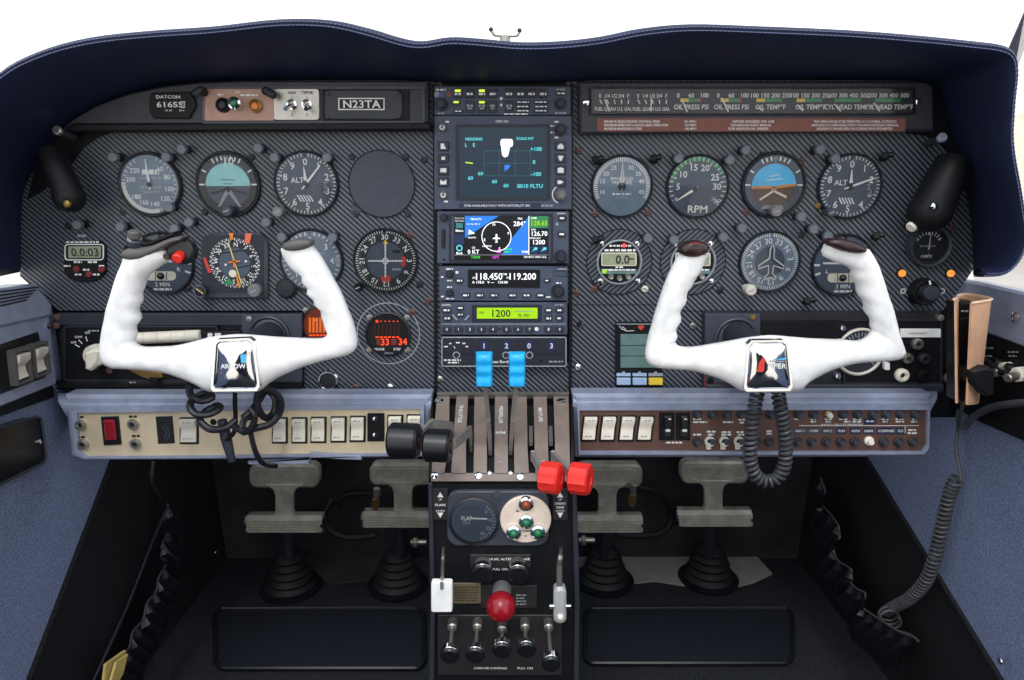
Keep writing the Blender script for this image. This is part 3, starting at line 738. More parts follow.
# --- red LED round displays
def ledround(px,py,r,label,rows,adapter):
    t=T('engine_temperature_display',label,'engine display',P0.hit(px,py+r))
    if adapter:
        b=B(); b.ring(P0,px,py,r,31,.0005,'carbon',48); b.ring(P0,px,py,30.3,31.2,.0009,'ink_dim',56); b.build('adapter_ring',t)
    b=B(); b.lathe(P0,px,py,[(r,0),(r,.004),(r-1.6,.0055),(r-2,.003)],'bezel_dark',40); b.build('bezel',t)
    b=B(); b.disc(P0,px,py,r-2,.003,'scr_black',40)
    rows(b); b.build('screen',t)
    for a in (45,135,225,315):
        b=B(); k=1.18; b.lathe(P0,px+r*k*math.sin(R(a)),py-r*k*math.cos(R(a))*.86,[(3,0),(3,.0016),(0,.0024)],'steel',14); b.build('screw',t)
def rowsA(b):
    for i in range(6): b.text(P0,377.5+4.1*i,320,'-' if i else 'o',4,.0034,'em_red'); b.flat(P0,376+4.1*i,336,379+4.1*i,336.9,.0034,'em_red')
    for i in range(7): b.flat(P0,375+4*i,323,375.5+4*i,335,.0034,'em_orange_dim')
    b.flat(P0,377,338,381,344.5,.0034,'dark_red'); b.text(P0,385.5,341.3,'33',6.6,.0034,'em_red',sx=.95); b.flat(P0,391.5,338,397,344.5,.0033,'dark_red'); b.text(P0,403,341,'34',6.6,.0034,'em_red',sx=.95)
    b.text(P0,380,348.5,'MODE',2.4,.0034,'ink'); b.text(P0,397.5,348.5,'STEP',2.4,.0034,'ink'); b.text(P0,389,352.3,'UBG-16',1.8,.0034,'ink_dim')
ledround(388.5,333.5,22.5,'round black engine display with red digits, wholly in view below the crossed-pointer dial',rowsA,True)
def rowsB(b):
    b.disc(P0,323,325,18.4,.0031,'em_orange_dim',30)
    for i in range(8): b.flat(P0,309.5+3.5*i,317,311.9+3.5*i,332,.0034,'em_orange_bar'); b.flat(P0,310+3.5*i,334,312.5+3.5*i,335.2,.0035,'em_red')
    b.text(P0,316,316,'.',8,.0036,'em_amber')
ledround(323,325,20.5,'round engine display with glowing orange bars half hidden behind the pilot\'s yoke grip',rowsB,False)
# push knob in chrome ring
t=T('cigar_lighter','dark socket in a bright chrome ring low on the pilot\'s carbon panel','socket',P0.hit(328.5,390))
b=B(); b.lathe(P0,328.5,380,[(10.4,0),(10.4,.003),(9.4,.0045),(8,.004),(7.6,.001)],'chrome',32); b.build('ring',t)
b=B(); b.lathe(P0,328.5,380,[(7.8,.001),(7.2,.0025),(0,.003)],'bezel_dark',28); b.build('cap',t)
# ---------------- copilot side
t,f=gauge('manifold_pressure_gauge','twin-needle manifold pressure gauge, blue-grey dial with painted glass haze beside the radio stack','pressure gauge',621.5,186.5,31.5,29,'dial_glass_haze')
f.ticks(P0,621.5,186.5,-115,115,50,24.5,28.5,1,DP,'ink')
f.dialtext(P0,621.5,186.5,[('10',-105),('15',-75),('20',-52),('25',-25),('30',25),('35',52),('40',75),('45',105)],20.5,4.2,DP,'ink')
f.text(P0,621.5,178.5,'MANIFOLD',3.2,DP,'ink'); f.text(P0,621.5,182.5,'PRESSURE',3.2,DP,'ink'); f.micro(P0,612,631,194,1.7,DP,'ink',3); f.micro(P0,615,628,197.5,2,DP,'ink_dim',4); f.build('dial_face',t)
needle(t,621.5,186.5,0,25,4,4.2); needle(t,621.5,186.5,1,24,12,1.4,d=DN+.0005,m='ink_dim')
t,f=gauge('tachometer','RPM tachometer with green arc and single cream needle','tachometer',697,186.5,32,29.5,'dial')
f.arc(P0,697,186.5,25,29,-78,58,DP,'green'); f.ticks(P0,697,186.5,-120,130,25,25,29,.8,DP+E,'ink'); f.ticks(P0,697,186.5,-120,130,5,23,29,1.3,DP+E,'ink')
f.dialtext(P0,697,186.5,[('5',-90),('10',-52),('15',-15),('20',20),('25',62),('30',90)],19.5,6.2,DP,'ink'); f.text(P0,697,209,'RPM',7,DP,'ink',sx=1.1); f.text(P0,713,199,'35',4.4,DP,'ink_dim'); f.rad(P0,697,186.5,125,21,28,1.6,DP,'ink'); f.build('dial_face',t)
needle(t,694,189,-123,22,3,2.6,'cream')
attitude(773,185,'copilot\'s attitude indicator with vivid blue sky and tan horizon','sky_blue','earth',4,False)
altim(849,186.5,'copilot\'s altimeter, ALT dial with long hand near two',-2,70,(832,212.5,4.8,'bezel'))
def fuelround(px,label):
    t=T('fuel_computer',label,'fuel computer',P0.hit(px,290))
    b=B(); b.lathe(P0,px,262,[(32.5,0),(32.5,.0014),(22,.0014)],'carbon_cross',48); b.ring(P0,px,262,32,33,.0016,'black',56); b.build('adapter_ring',t)
    b=B(); b.lathe(P0,px,262,[(22.6,0),(22.6,.0045),(21.4,.0055),(20.6,.003)],'ink_dim',44); b.build('bezel',t)
    b=B(); b.disc(P0,px,262,21,.003,'black',40); p=.003+E
    b.micro(P0,px-10,px+12,245.5,1.8,p,'ink',4); b.micro(P0,px-15,px+16,250,2.2,p,'ink',5)
    b.rr(P0,px-18,252.3,px+17,265.5,1.5,.0042,.003,'off_white'); b.rr(P0,px-17,253.3,px+16,264.6,1,.0044,.003,'lcd'); b.text(P0,px+3,259,'0.0',8.5,.0044+E,'ink_black',sx=.95); b.micro(P0,px+9,px+15,258.5,1.2,.0044+E,'ink_black',2)
    b.micro(P0,px-4,px+5,266.8,1.6,p,'ink',3)
    b.rr(P0,px-18,268.5,px+17,273.5,.5,.0036,.003,'lcd_green'); b.micro(P0,px-17,px+16,269.5,1.5,.0036+E,'ink',6)
    b.build('display',t)
    b=B(); b.disc(P0,px-15,271,2.2,.0042,'em_lime',12); b.build('indicator_lamp',t)
    b=B(); b.disc(P0,px+4.5,245,2,.0042,'led_red',12); b.build('warning_lamp',t)
    for dx,dy in((-8.5,276),(0,277.5),(8.5,276)):
        b=B(); b.lathe(P0,px+dx,dy,[(3,.003),(3,.006),(2.4,.007),(1.6,.0062),(0,.0062)],'steel',16); b.build('button',t)
    for dx,dy in((-18,243.5),(18,243.5),(-18.5,281),(18.5,281)):
        b=B(); b.lathe(P0,px+dx,dy,[(2.7,.001),(2.7,.003),(0,.004)],'chrome',12); b.build('screw',t)
fuelround(619,'digital fuel computer in white ring reading 0.0, unobstructed, beside the radio stack')
fuelround(692.5,'digital fuel computer mostly hidden behind the top of the copilot\'s yoke grip')
t,f=gauge('directional_gyro','heading dial with white aircraft outline on blue-grey card with painted glass haze','heading indicator',769,261.5,31,28.6,'dial_glass_haze')
f.ticks(P0,769,261.5,0,360,72,24.8,28,.8,DP,'ink'); f.dialtext(P0,769,261.5,[(s_,30*i+22) for i,s_ in enumerate('33 N 3 6 9 12 15 18 21 24 27 30'.split())],20.6,5.6,DP,'ink',spin=True)
f.disc(P0,769,261.5,15,DP*.95,'dial',30); f.build('dial_face',t)
pl=[(0,18),(2,13),(2.2,4),(12.5,-3.5),(12.5,-6.5),(2.5,-3),(2,-11),(5.5,-14.5),(5.5,-17),(0,-15.2)]
pl=pl+[(-x,y) for x,y in pl[1:-1][::-1]]
b=B(); c=P0.hit(770,262); k=P0.s(770,262); b.tube([c+V((x*k,-DN,y*k)) for x,y in pl],.0009,'ink',6,closed=True); b.build('aircraft_symbol',t)
gknob(t,751.5,290.5,5.4,'dirty_white',h=.024)
turnco(842,265,'copilot\'s turn coordinator behind the outer yoke grip')
t,f=gauge('ammeter','small ammeter with steel rim and upright needle below the copilot\'s bracket arm','ammeter',926.5,245.5,21.5,17.5,'dial_dark',bez='bezel',h=.012)
f.ticks(P0,926.5,245.5,-58,58,8,11,15,1.1,DP,'ink'); f.dialtext(P0,926.5,245.5,[('-',-62),('0',0),('+',60)],12.5,4.2,DP,'ink'); f.micro(P0,919,934,246,1.6,DP,'ink_dim',3); f.text(P0,925,256,'AMPS',3.2,DP,'ink'); f.build('dial_face',t); needle(t,926.5,251,0,17,2,1.5)
# glass covers
for t,g in t_g:
    del t['_g']; g.build('glass_cover',t)
# amber lamps and dimmer knob
for i,(x,l) in enumerate(((900.5,'small glowing amber lamp beside the ammeter, nearer the radio stack'),(949,'small glowing amber lamp beyond the ammeter, nearest the side window'))):
    t=T('amber_lamp',l,'lamp',P0.hit(x,276),'amber lamps under the ammeter'); b=B(); b.lathe(P0,x,273,[(4.6,0),(4.2,.003),(3,.003)],'bezel_dark',18); b.build('collar',t)
    b=B(); b.lathe(P0,x,273,[(3.8,.002),(3.4,.005),(1.8,.0075),(0,.008)],'em_amber',18); b.build('lens',t)
t=T('dimmer_knob','large black rotary dimmer knob under the ammeter','knob',P0.hit(921,304))
b=B(); b.lathe(P0,921,291,[(13.5,0),(13.5,.004),(12.6,.013),(11.8,.0135),(9,.012)],'black',30); b.line(P0,923,279,924,283,2,.0136,'ink'); b.build('dial',t)
q=Y(-.026); b=B(); b.lathe(q,932,293.5,[(7.5,-.014),(7.5,-.001),(6.8,0),(0,0)],'satin',24); b.build('knob_cap',t)
b=B(); b.ring(P0,903,291,1.8,2.7,E,'ink',16); b.arc(P0,942,291,1.8,2.7,-20,200,E,'ink'); b.build('lettering',t)
# ---------------- post lights
pos=[(112,157,4.8),(165.5,157,5),(181,149,5),(257.5,148,4.8),(274,157.5,5),(326.5,157.5,5.2),(119.5,227,4.4),(173.5,229,4.6),(188,222.5,4.8),(265.5,222.5,4.8),(281,237.5,5),(332,238,5.2),(168,207.5,5.6),
 (679,158.5,5.4),(730.5,160,5),(746.5,150,5),(821,149.5,5),(836,158.5,5),(648.5,238.5,5.2),(674.5,240,5.6),(724,237.5,5),(742.5,228.5,5),(814.5,229.5,5.2),(829,236.5,5),(917,226.5,5),(802,217,6),(76,225,4.6)]
lab=['beside the airspeed indicator on the window side','over the airspeed indicator\'s upper rim','between airspeed and attitude indicators, uppermost','between attitude indicator and altimeter, upper one','against the altimeter\'s upper rim facing the attitude indicator','over the altimeter\'s rim facing the blank cover',
 'above the pilot\'s yoke thumb switch on the window side','just above the pilot\'s turn coordinator','between turn coordinator and compass instrument, upper one','above the compass instrument\'s upper corner','against the upper rim of the vertical speed dial near the compass instrument','over the vertical speed dial\'s rim facing the crossed-pointer dial','over the airspeed indicator\'s lower rim',
 'on the tachometer rim facing the manifold gauge','on the tachometer rim facing the attitude indicator','high between tachometer and copilot\'s attitude indicator','high between copilot\'s attitude indicator and altimeter','against the copilot\'s altimeter upper rim','beside the unobstructed fuel computer\'s upper rim','between the two fuel computers, nearer the yoke','beside the hidden fuel computer\'s far rim','above the heading dial on the radio stack side','above the copilot\'s turn coordinator, upper of two','over the copilot\'s turn coordinator rim','above the ammeter','ribbed, between copilot\'s attitude indicator and altimeter, lower','above the flight timer']
q=Y(-.018); proto=None
for (x,y,r),l in zip(pos,lab):
    c=q.hit(x,y); txt='grey-tipped post light '+l
    if proto is None:
        proto=T('post_light',txt,'post light',c,'post lights on the panel')
        b=B(); b.lathe(q,x,y,[(r*.62,-.0185),(r*.62,-.006)],'black',16); b.lathe(q,x,y,[(r*.95,-.018),(r*.95,-.016),(r*.62,-.0155)],'black',16); b.build('stem',proto)
        b=B(); b.lathe(q,x,y,[(r*.6,-.008),(r,-.0075),(r,-.0008),(r*.85,0),(0,.0002)],'post_tip',20); b.build('cap',proto)
    else: dup(proto,c-ROOT[proto],txt)
blk=[(597,161.5,'at the manifold gauge\'s upper rim by the radio stack'),(654,160.5,'at the manifold gauge\'s upper rim facing the tachometer'),(597,240.5,'at the fuel computer\'s upper corner by the radio stack'),(882,158,'beyond the copilot\'s altimeter'),(874,237,'beyond the copilot\'s turn coordinator'),(806,301,'below the heading dial at the panel\'s bottom edge')]
proto=None
for x,y,l in blk:
    c=P0.hit(x,y); txt='black angled bracket lamp '+l
    if proto is None:
        proto=T('bracket_lamp',txt,'lamp',c,'black bracket lamps'); b=B(); b.lathe(P0,x,y,[(3.6,0),(3.6,.005),(2,.006)],'black',14); b.build('base',proto)
        b=B(); b.cyl(c+V((0,-.004,0)),c+V((-.004,-.014,.003)),.0042,'black',14,bev=.0008); b.cyl(c+V((-.002,-.010,.002)),c+V((.006,-.013,.004)),.0032,'black_gloss',12,bev=.0006); b.build('lamp_head',proto)
    else: dup(proto,c-ROOT[proto],txt)
# two bracket caps on the annunciator strip
for x,y,l in ((205,92,'by the copper annunciator plate\'s near-window corner'),(276.5,92,'between the copper and silver annunciator plates')):
    pass
def capped(px,py,l,dx):
    c=PB.hit(px,py); t=T('bracket_lamp','black hooded lamp '+l,'lamp',c,'hooded lamps on the upper bezel')
    b=B(); b.cyl(c+V((0,.0,0)),c+V((dx*.3,-.016,.002)),.0046,'black',14,bev=.001); b.build('base',t)
    b=B(); b.cyl(c+V((dx*.3,-.012,.003)),c+V((-dx,-.016,-.004)),.0042,'satin',14,bev=.001); b.build('lamp_head',t)
capped(205,93,'at the window end of the copper annunciator plate',.006); capped(272,94,'between the copper and silver annunciator plates',-.008)
# ================================================================ RADIO STACK
PR=Y(-.012); D1=0.0
def unit(name,label,cat,x0,y0,x1,y1,m='radio',r=1.2):
    t=T(name,label,cat,PR.hit((x0+x1)/2,y1)); b=B(); b.rr(PR,x0,y0,x1,y1,r,0,-.012,m,.0009); b.build('faceplate',t); return t
def btn(t,x0,y0,x1,y1,txt=None,m='button',h=2.6,tm='ink',name='button',dd=.003,seed=None):
    b=B(); b.rr(PR,x0,y0,x1,y1,.9,dd,-.0005,m,.0006)
    if txt: b.text(PR,(x0+x1)/2,(y0+y1)/2,txt,h,dd+E*.6,tm)
    elif seed: b.micro(PR,x0+1.2,x1-1.2,(y0+y1)/2,min(2.2,(y1-y0)*.4),dd+E*.6,tm,seed)
    return b.build(name,t)
def rk(t,px,py,r,h,m='radio_dark',m2=None,r2=None,name='knob'):
    q=Y(-.012-h); b=B(); b.lathe(q,px,py,[(r,-h),(r,-h*.45),(r*.94,-h*.4),((r2 or r*.7),-h*.4),((r2 or r*.7),-.0006),((r2 or r*.7)*.85,0),(0,0)],m2 or m,22); return b.build(name,t)
# audio panel
t=unit('audio_panel','audio selector panel with small lit green keys at the top of the radio stack','audio panel',434,86,571,115)
for i,x in enumerate((458,470,482,493,509,520.5,531.5,543)):
    lit=i in(0,2); b=B(); b.rr(PR,x-4,89,x+4,98,.8,.003,-.0005,'button',.0006); b.micro(PR,x-3.2,x+3.2,94.3,2.2,.0034,'ink',i+3); bo=b.build('button',t)
    if lit: b=B(); b.rr(PR,x-3,89.8,x+3,92.4,.8,.0038,.0028,'em_yellow'); b.build('key_light',bo)
for i,(x,yy) in enumerate(((470,101),(482,101),(493,101),(509,101))):
    b=B(); b.rr(PR,x-4,yy,x+4,112.5,.8,.003,-.0005,'button',.0006); b.micro(PR,x-3.2,x+3.2,106,2,.0034,'ink_dim',i+13); b.micro(PR,x-2.2,x+2.2,108.6,1.6,.0034,'ink_dim',i+23); bo=b.build('button',t)
    if i==1: b=B(); b.rr(PR,x-3,101.4,x+3,103.6,.8,.0038,.0028,'em_yellow'); b.build('key_light',bo)
b=B(); b.rr(PR,453,101,459.5,106,.8,.003,-.0005,'button'); bo=b.build('button',t); b=B(); b.rr(PR,453.6,101.4,459,103.4,.7,.0038,.0028,'em_yellow'); b.build('key_light',bo)
btn(t,454,110,463,113,seed=4)
for k,(x0) in enumerate((516,534)):
    for j,y in enumerate((102.4,106.8,111)): btn(t,x0,y-1.5,x0+14,y+1.5,seed=40+3*k+j)
btn(t,556,92,566,95.4,seed=8)
rk(t,440.5,103.5,6.2,.011,'radio_dark'); rk(t,561,103,5.6,.011,'radio_dark')
b=B(); b.flat(PR,434.5,92,439,97,E,'ink_dim'); b.flat(PR,439.5,92,444.5,97,E,'scr_navy'); b.disc(PR,448.8,94.2,2.5,E,'lens_red',14); b.micro(PR,436,446,89.8,1.8,E,'ink',3)
b.micro(PR,438,445,113.4,1.5,E,'ink_dim',4); b.micro(PR,504,514,114,1.3,E,'ink',5); b.micro(PR,515,528,114,1.3,E,'ink',6); b.micro(PR,555,566,113.2,1.7,E,'ink_dim',7); b.micro(PR,556,566,89.5,1.6,E,'ink_dim',8)
b.disc(PR,501.2,98.5,1.5,E,'ink',10); b.disc(PR,501.2,105,1.4,E,'ink',10); b.build('lettering',t)
# multi function display
t=unit('multifunction_display','large square moving-map display with dark teal screen and cyan characters','display',434,115.5,572,209.5)
b=B(); b.rframe(PR,456,124.5,550,200,2,2.6,.002,0,'radio_dark'); b.build('screen_frame',t)
b=B(); b.rr(PR,458.5,127,547.5,197.5,.5,.0008,-.0005,'screen_teal'); S_=.0008+E
b.text(PR,474,139,'HEADING',2.8,S_,'cy'); b.text(PR,525,138.5,'SCALE INT',2.6,S_,'cy'); b.text(PR,466,145,'L',3.4,S_,'cy'); b.text(PR,474,145,'E',3.4,S_,'cy')
for y,s_ in((149,'+100'),(162,'0'),(174,'-100')): b.text(PR,536 if s_!='0' else 534,y,s_,3.8,S_,'cy',sx=1.05)
for y in(150.5,163,175.5):
    for i in range(24): b.flat(PR,484+2*i,y,484.9+2*i,y+.7,S_,'em_teal')
for x in(484,499,515,530):
    for i in range(11): b.flat(PR,x,151+2.3*i,x+.6,152+2.3*i,S_,'em_teal')
for x,y in((480.5,173.5),(470.5,178),(494.5,181.5),(506,185.5)): b.text(PR,x,y,'60',3.4,S_,'cy',sx=1.1)
b.text(PR,530,186,'0010 FLTU',3.8,S_,'cy',sx=1.05); b.line(PR,465.5,162.4,473,163.4,1.1,S_,'em_yellow')
b.build('screen',t)
b=B(); b.rr(PR,500.5,139,513,147,2.5,.0011,.0007,'em_white'); b.poly(PR,505.5,151,[(-4.5,5),(5,5),(2.5,-5),(-1,-6.5),(-3.5,-4)],.0012,'em_white'); b.poly(PR,506.5,167.5,[(-2,2.5),(4.5,2.5),(2,-1),(-2,-4)],.0012,'scr_blue'); b.build('painted_reflection',t)  # white and blue patches painted as a bright reflection on the screen
for i,y in enumerate((146.3,158.3,170.3,182)):
    for x in(443.5,560.5):
        b=B(); b.rr(PR,x-5.4,y-4.6,x+5.4,y+4.6,1,.0025,-.0005,'button',.0006); q=.003-E*.5
        if x<500: b.prism(PR,[[(x-2.6,y-2.8),(x+.3,y-2.8),(x+2.8,y+2.8),(x-2.6,y+2.8)],[(x-1.8,y-1.6),(x+1.8,y-1.6),(x+1.8,y+1.6),(x-1.8,y+1.6)],[(x-3,y-2),(x+3,y-2),(x+3,y+2),(x-3,y+2)],[(x-3,y+2.4),(x-3,y-2.4),(x,y-.4),(x+3,y-2.4),(x+3,y+2.4)]][i],q,.002,'ink')
        else: b.prism(PR,[[(x-3,y-.5),(x,y-3),(x+3,y-.5),(x+3,y+2.6),(x-3,y+2.6)],[(x-2.8,y-2.4),(x+2.8,y-2.4),(x+1,y+2.6),(x-1,y+2.6)],[(x-3,y-2),(x,y-3),(x+3,y-2),(x+3,y+2.6),(x-3,y+2.6)],[(x-3,y+2),(x-3,y-1.6),(x,y-1.6),(x+3,y),(x,y+2)]][i],q,.002,'ink')
        b.build('button',t)
for x,y in((442.5,127.5),(443.5,195)): 
    b=B(); b.lathe(PR,x,y,[(4,0),(4,.003),(3,.0042),(0,.0042)],'knob_grey',18); b.arc(PR,x,y,1.6,2.6,40,330,.0046,'ink'); b.build('button',t)
rk(t,561,129,6.2,.012,'radio_dark',r2=4); rk(t,561.5,195,5.4,.010,'knob_grey',r2=3.8)
b=B(); b.text(PR,502,121.3,'KMD 550',2.3,E,'ink'); b.rr(PR,459,203,541,208,.8,.0008,-.0005,'navy_label'); b.text(PR,497,205.5,'STAB AVAILABLE ONLY WITH AUTOPILOT ON',2.1,.0008+E,'ink',sx=1.05); b.micro(PR,541,553,205.6,1.6,E,'ink_dim',3)
for x,y in((447.5,121.8),(556.5,121.8),(552.5,126),(552,132.5),(556.5,137.5),(446,201.5)): b.micro(PR,x-2,x+2,y,1.7,E,'ink',int(x))
b.arc(PR,561,194.5,8.2,9.2,200,340,E,'ink'); b.build('lettering',t)
# GPS navigator
t=unit('gps_navigator','wide colour GPS navigator showing blue and black map with green frequencies','gps navigator',437,211.5,569,263.5,'radio')
b=B(); b.rframe(PR,449,213.5,553,262,2,2.2,.0015,0,'radio_dark'); b.build('screen_frame',t)
b=B(); b.rr(PR,454,215.5,548.5,259.5,.5,.0008,-.0005,'scr_black'); b.prism(PR,[(465,215.8),(499,215.8),(465,238)],.0010,.0002,'scr_blue'); b.prism(PR,[(528,217),(528,254.5),(502,254.5),(512,238),(520,228)],.0010,.0002,'scr_blue')
S_=.0010+E
b.prism(PR,[(454.3,216),(464.5,216),(464.5,254),(454.3,254)],.0010,.0002,'scr_black'); b.prism(PR,[(454.5,234),(464,234),(464,245),(454.5,245)],.0011,.0002,'scr_navy')
b.text(PR,459.5,218,'Com Vol',1.8,S_,'ink'); b.text(PR,459.5,220.8,'Std Nrm',1.8,S_,'ink'); b.rr(PR,456,223,463,228,.6,.0012,.0005,'em_teal'); b.text(PR,459.5,230.5,'Menu',2.4,S_,'em_white')
b.ring(PR,459.5,248,2,3.2,S_,'cy',16); b.text(PR,459.5,253,'Back',2.4,S_,'em_white')
b.ring(PR,496.5,236.5,14.2,15,S_+E,'em_white',44)
for a,s_ in((-12,'N'),(75,'9'),(-105,'E'),(165,'S')): b.dialtext(PR,496.5,236.5,[(s_,a)],12.3,2.6,S_,'em_white')
b.poly(PR,496.5,238,[(-.8,4),(.8,4),(.9,1),(3.6,0),(3.6,-1),(.9,-.8),(.7,-3.4),(1.6,-4.4),(-1.6,-4.4),(-.7,-3.4),(-.9,-.8),(-3.6,-1),(-3.6,0),(-.9,1)],S_,'em_white')
b.poly(PR,471.5,232,[(-2.6,2.8),(3.6,-1.4),(-3,-2.4)],S_,'em_white'); b.text(PR,472,237.5,'NORTH',1.6,S_,'em_white'); b.text(PR,476,219,'NM ALTU',1.8,S_,'em_white'); b.micro(PR,467,480,224,1.2,S_,'ink',4)
b.text(PR,520,218.6,'TRK',2,S_,'em_white'); b.text(PR,519.5,223.6,'284°',4.6,S_,'em_white'); b.text(PR,473.5,247.5,'GS',1.9,S_,'em_white'); b.text(PR,473.5,251.6,'0 KT',4,S_,'em_white'); b.text(PR,487,246,'NORTH',1.8,S_,'em_white')
b.poly(PR,499,250,[(-2.5,-3),(2.5,-3),(0,3)],S_,'em_magenta'); b.micro(PR,504,512,249,1.4,S_,'em_green',5); b.micro(PR,504,511,251.6,1.4,S_,'em_green',6); b.text(PR,525,251.6,'5NM',2.2,S_,'em_white')
b.text(PR,475.5,257,'TERM',2.6,S_,'em_green'); b.text(PR,495.5,257,'GPS',2.8,S_,'em_magenta'); b.text(PR,535,256.8,'10/10/12 10:41 LCL',2,S_,'em_white')
b.line(PR,454.5,254.8,548,254.8,.5,S_,'ink_dim')
b.prism(PR,[(529.5,216),(548.2,216),(548.2,228),(529.5,228)],.0011,.0002,'green'); b.flat(PR,528.4,216,529.2,254.5,S_,'em_white')
b.text(PR,533.5,218,'COM',1.8,S_+E,'em_white'); b.text(PR,539,223,'128.65',4.6,S_+E,'em_lime',sx=.98); b.text(PR,533.5,229.6,'STBY',1.6,S_,'em_white'); b.text(PR,539,233.5,'126.70',4.4,S_,'em_white',sx=.98); b.text(PR,535,238,'XPDR ALT',1.7,S_,'em_white'); b.text(PR,538.5,242,'1200',4.4,S_,'em_white',sx=1.05)
for x in(534.5,543.5): b.rr(PR,x-4,246,x+4,253.6,.8,.0012,.0005,'scr_navy'); b.poly(PR,x,249.5,[(-3,-2),(-1,0),(0,2.4),(3,2),(2.6,0),(0,-.6)],S_+E,'cy')
b.build('screen',t)
rk(t,443.5,217.5,4,.008); rk(t,561.5,257.5,6.2,.016,'radio_dark',r2=4.2)
b=B(); b.rr(PR,441,228.5,446,249,2.4,.0006,-.0005,'radio_dark'); b.line(PR,444,230,444,248,1.4,.001,'black'); b.build('card_slot',t)
btn(t,558.5,215.5,566,220.5,seed=5); btn(t,558,231.5,565,236.5,seed=6)
b=B(); b.text(PR,561,213.4,'GARMIN',1.6,E,'ink'); b.disc(PR,557,224,1.5,E,'ink_dim',10); b.disc(PR,444,259.6,1.2,E,'black',10); b.build('lettering',t)
# com radio
t=unit('communication_radio','communication radio with white frequency digits on black below the GPS navigator','radio',439,266.5,568,301,'radio')
b=B(); b.rr(PR,468,269.5,540,287.5,.8,.0012,-.0005,'scr_black'); S_=.0012+E; b.text(PR,488.5,276.2,'118.450',6.4,S_,'em_white',sx=.95); b.text(PR,504,274,'COM',1.8,S_,'em_white'); b.text(PR,522,276.2,'119.200',6.4,S_,'em_white',sx=.95); b.text(PR,475,277.5,'ACT',1.8,S_,'em_white'); b.text(PR,508.5,277.5,'STB',1.8,S_,'em_white')
b.text(PR,490,282,'A 178.0   V ---   124.00',2.5,S_,'em_white',sx=1.05); b.build('display',t)
rk(t,449.5,274.5,4,.008); rk(t,449.5,293.5,3.6,.008); rk(t,558.5,292.5,6.4,.016,r2=4.2)
btn(t,456,278,463.5,282.5,seed=3); btn(t,544,278.5,550.5,282,seed=4)
for i,x in enumerate((466,480,494,512.5,526.5,540.5)): btn(t,x-4,292.8,x+4,297,seed=10+i)
b=B(); b.text(PR,562,269,'GARMIN',1.6,E,'ink'); b.disc(PR,457,272.3,1.5,E,'ink',10)
for i,(x0,x1,y) in enumerate(((446,453,269),(441,445,277),(447,453,280.5),(447,452,287),(441,445,296.5),(446,454,298.6),(546,552,297),(556,561,283))): b.micro(PR,x0,x1,y,1.5,E,'ink',i)
b.rframe(PR,553,271,567,276.5,1,.5,.0004,0,'radio_dark'); b.build('lettering',t)
# transponder
t=unit('transponder','transponder with bright lime green display reading 1200','transponder',440,302.5,567.5,335,'radio')
b=B(); b.rr(PR,472,305,541.5,321.5,1,.0015,-.0005,'radio_dark'); b.rr(PR,477,307.5,537.5,318.3,.5,.0018,0,'em_lime'); S_=.0018+E; b.text(PR,500.5,313,'1200',7,S_,'ink_black',sx=1.0); b.text(PR,481.5,312.3,'STBY',2,S_,'ink_black'); b.micro(PR,515,534,311,1,S_,'ink_dim',3); b.text(PR,524,315,'FL 001',3,S_,'ink_black'); b.build('display',t)
for x0,y0,x1,y1 in((442.5,307.5,451,312),(443.5,315.5,451.5,320.2),(457,305.5,464,309.5),(457,312.2,464,316),(545,307.5,551.8,312),(556,307.5,563,312),(545,315.2,552,320.5),(556,315.5,563,320)): btn(t,x0,y0,x1,y1,seed=int(x0+y0))
for a,x in((1,455.2),(-1,467)): b=B(); b.prism(PR,[(x-2.2*a-.9,315),(x-2.2*a+.9,315),(x+1.8*a+.9,319.6),(x+1.8*a-.9,319.6)],.003,-.0005,'ink_dim'); b.build('button',t)
for i,(x,s_) in enumerate(zip((447,458.5,470,481.5,493,506.5,518,529.5,548.5,559.5),('0','1','2','3','4','5','6','7','8','9'))): btn(t,x-4.2,326,x+4.2,331.5,s_,h=2.8)
b=B(); b.text(PR,446,304.8,'GARMIN',1.7,E,'ink'); b.text(PR,559,304.8,'GTX 327',1.6,E,'ink'); b.line(PR,441,324,566,324,.7,E,'ink_dim'); b.disc(PR,536.5,329,2,E,'ink',12); b.disc(PR,499.5,328.8,1.1,E,'black',10); b.build('lettering',t)
# fuel/timer selector box
t=unit('intercom_selector','dark white-edged selector box numbered 1 2 0 3 behind the blue levers','selector box',441,336.5,567,367,'radio_dark')
b=B(); b.rframe(PR,441.5,336.8,566.5,366.6,2,1,.0006,-.001,'ink_dim'); b.build('edge_line',t)
b=B(); 
for x,s_ in((484,'1'),(506.5,'2'),(529,'0'),(551.5,'3')): b.rr(PR,x-3,341,x+3,350,.5,.0006,-.0005,'scr_navy'); b.text(PR,x,345.6,s_,5,.0006+E,'ink')
for i,(x,y) in enumerate(((446,346.5),(451,343.5),(458,342.6),(464.5,343.3),(467.5,346.5))): b.micro(PR,x-2,x+2,y,1.3,E,'ink',i)
b.line(PR,454,346,455,348.5,.8,E,'ink'); b.line(PR,442,354,486,354,.5,E,'black'); b.line(PR,532,354,566,354,.5,E,'black'); b.text(PR,500,361.5,'Cross Border',3,E,'ink'); b.micro(PR,444,461,360,1.4,E,'ink',7); b.micro(PR,448,459,362.5,1.4,E,'ink',8); b.micro(PR,549,563,361.5,1.4,E,'ink_dim',9); b.disc(PR,541,360.3,1.2,E,'black',10); b.build('lettering',t)
for x in(456.5,506,529.5): b=B(); b.ring(PR,x,355,2.6,3.7,.0008,'ink_dim',22); b.lathe(PR,x,355,[(2.6,0),(2.2,.002),(0,.002)],'radio_dark',16); b.build('jack_socket',t)
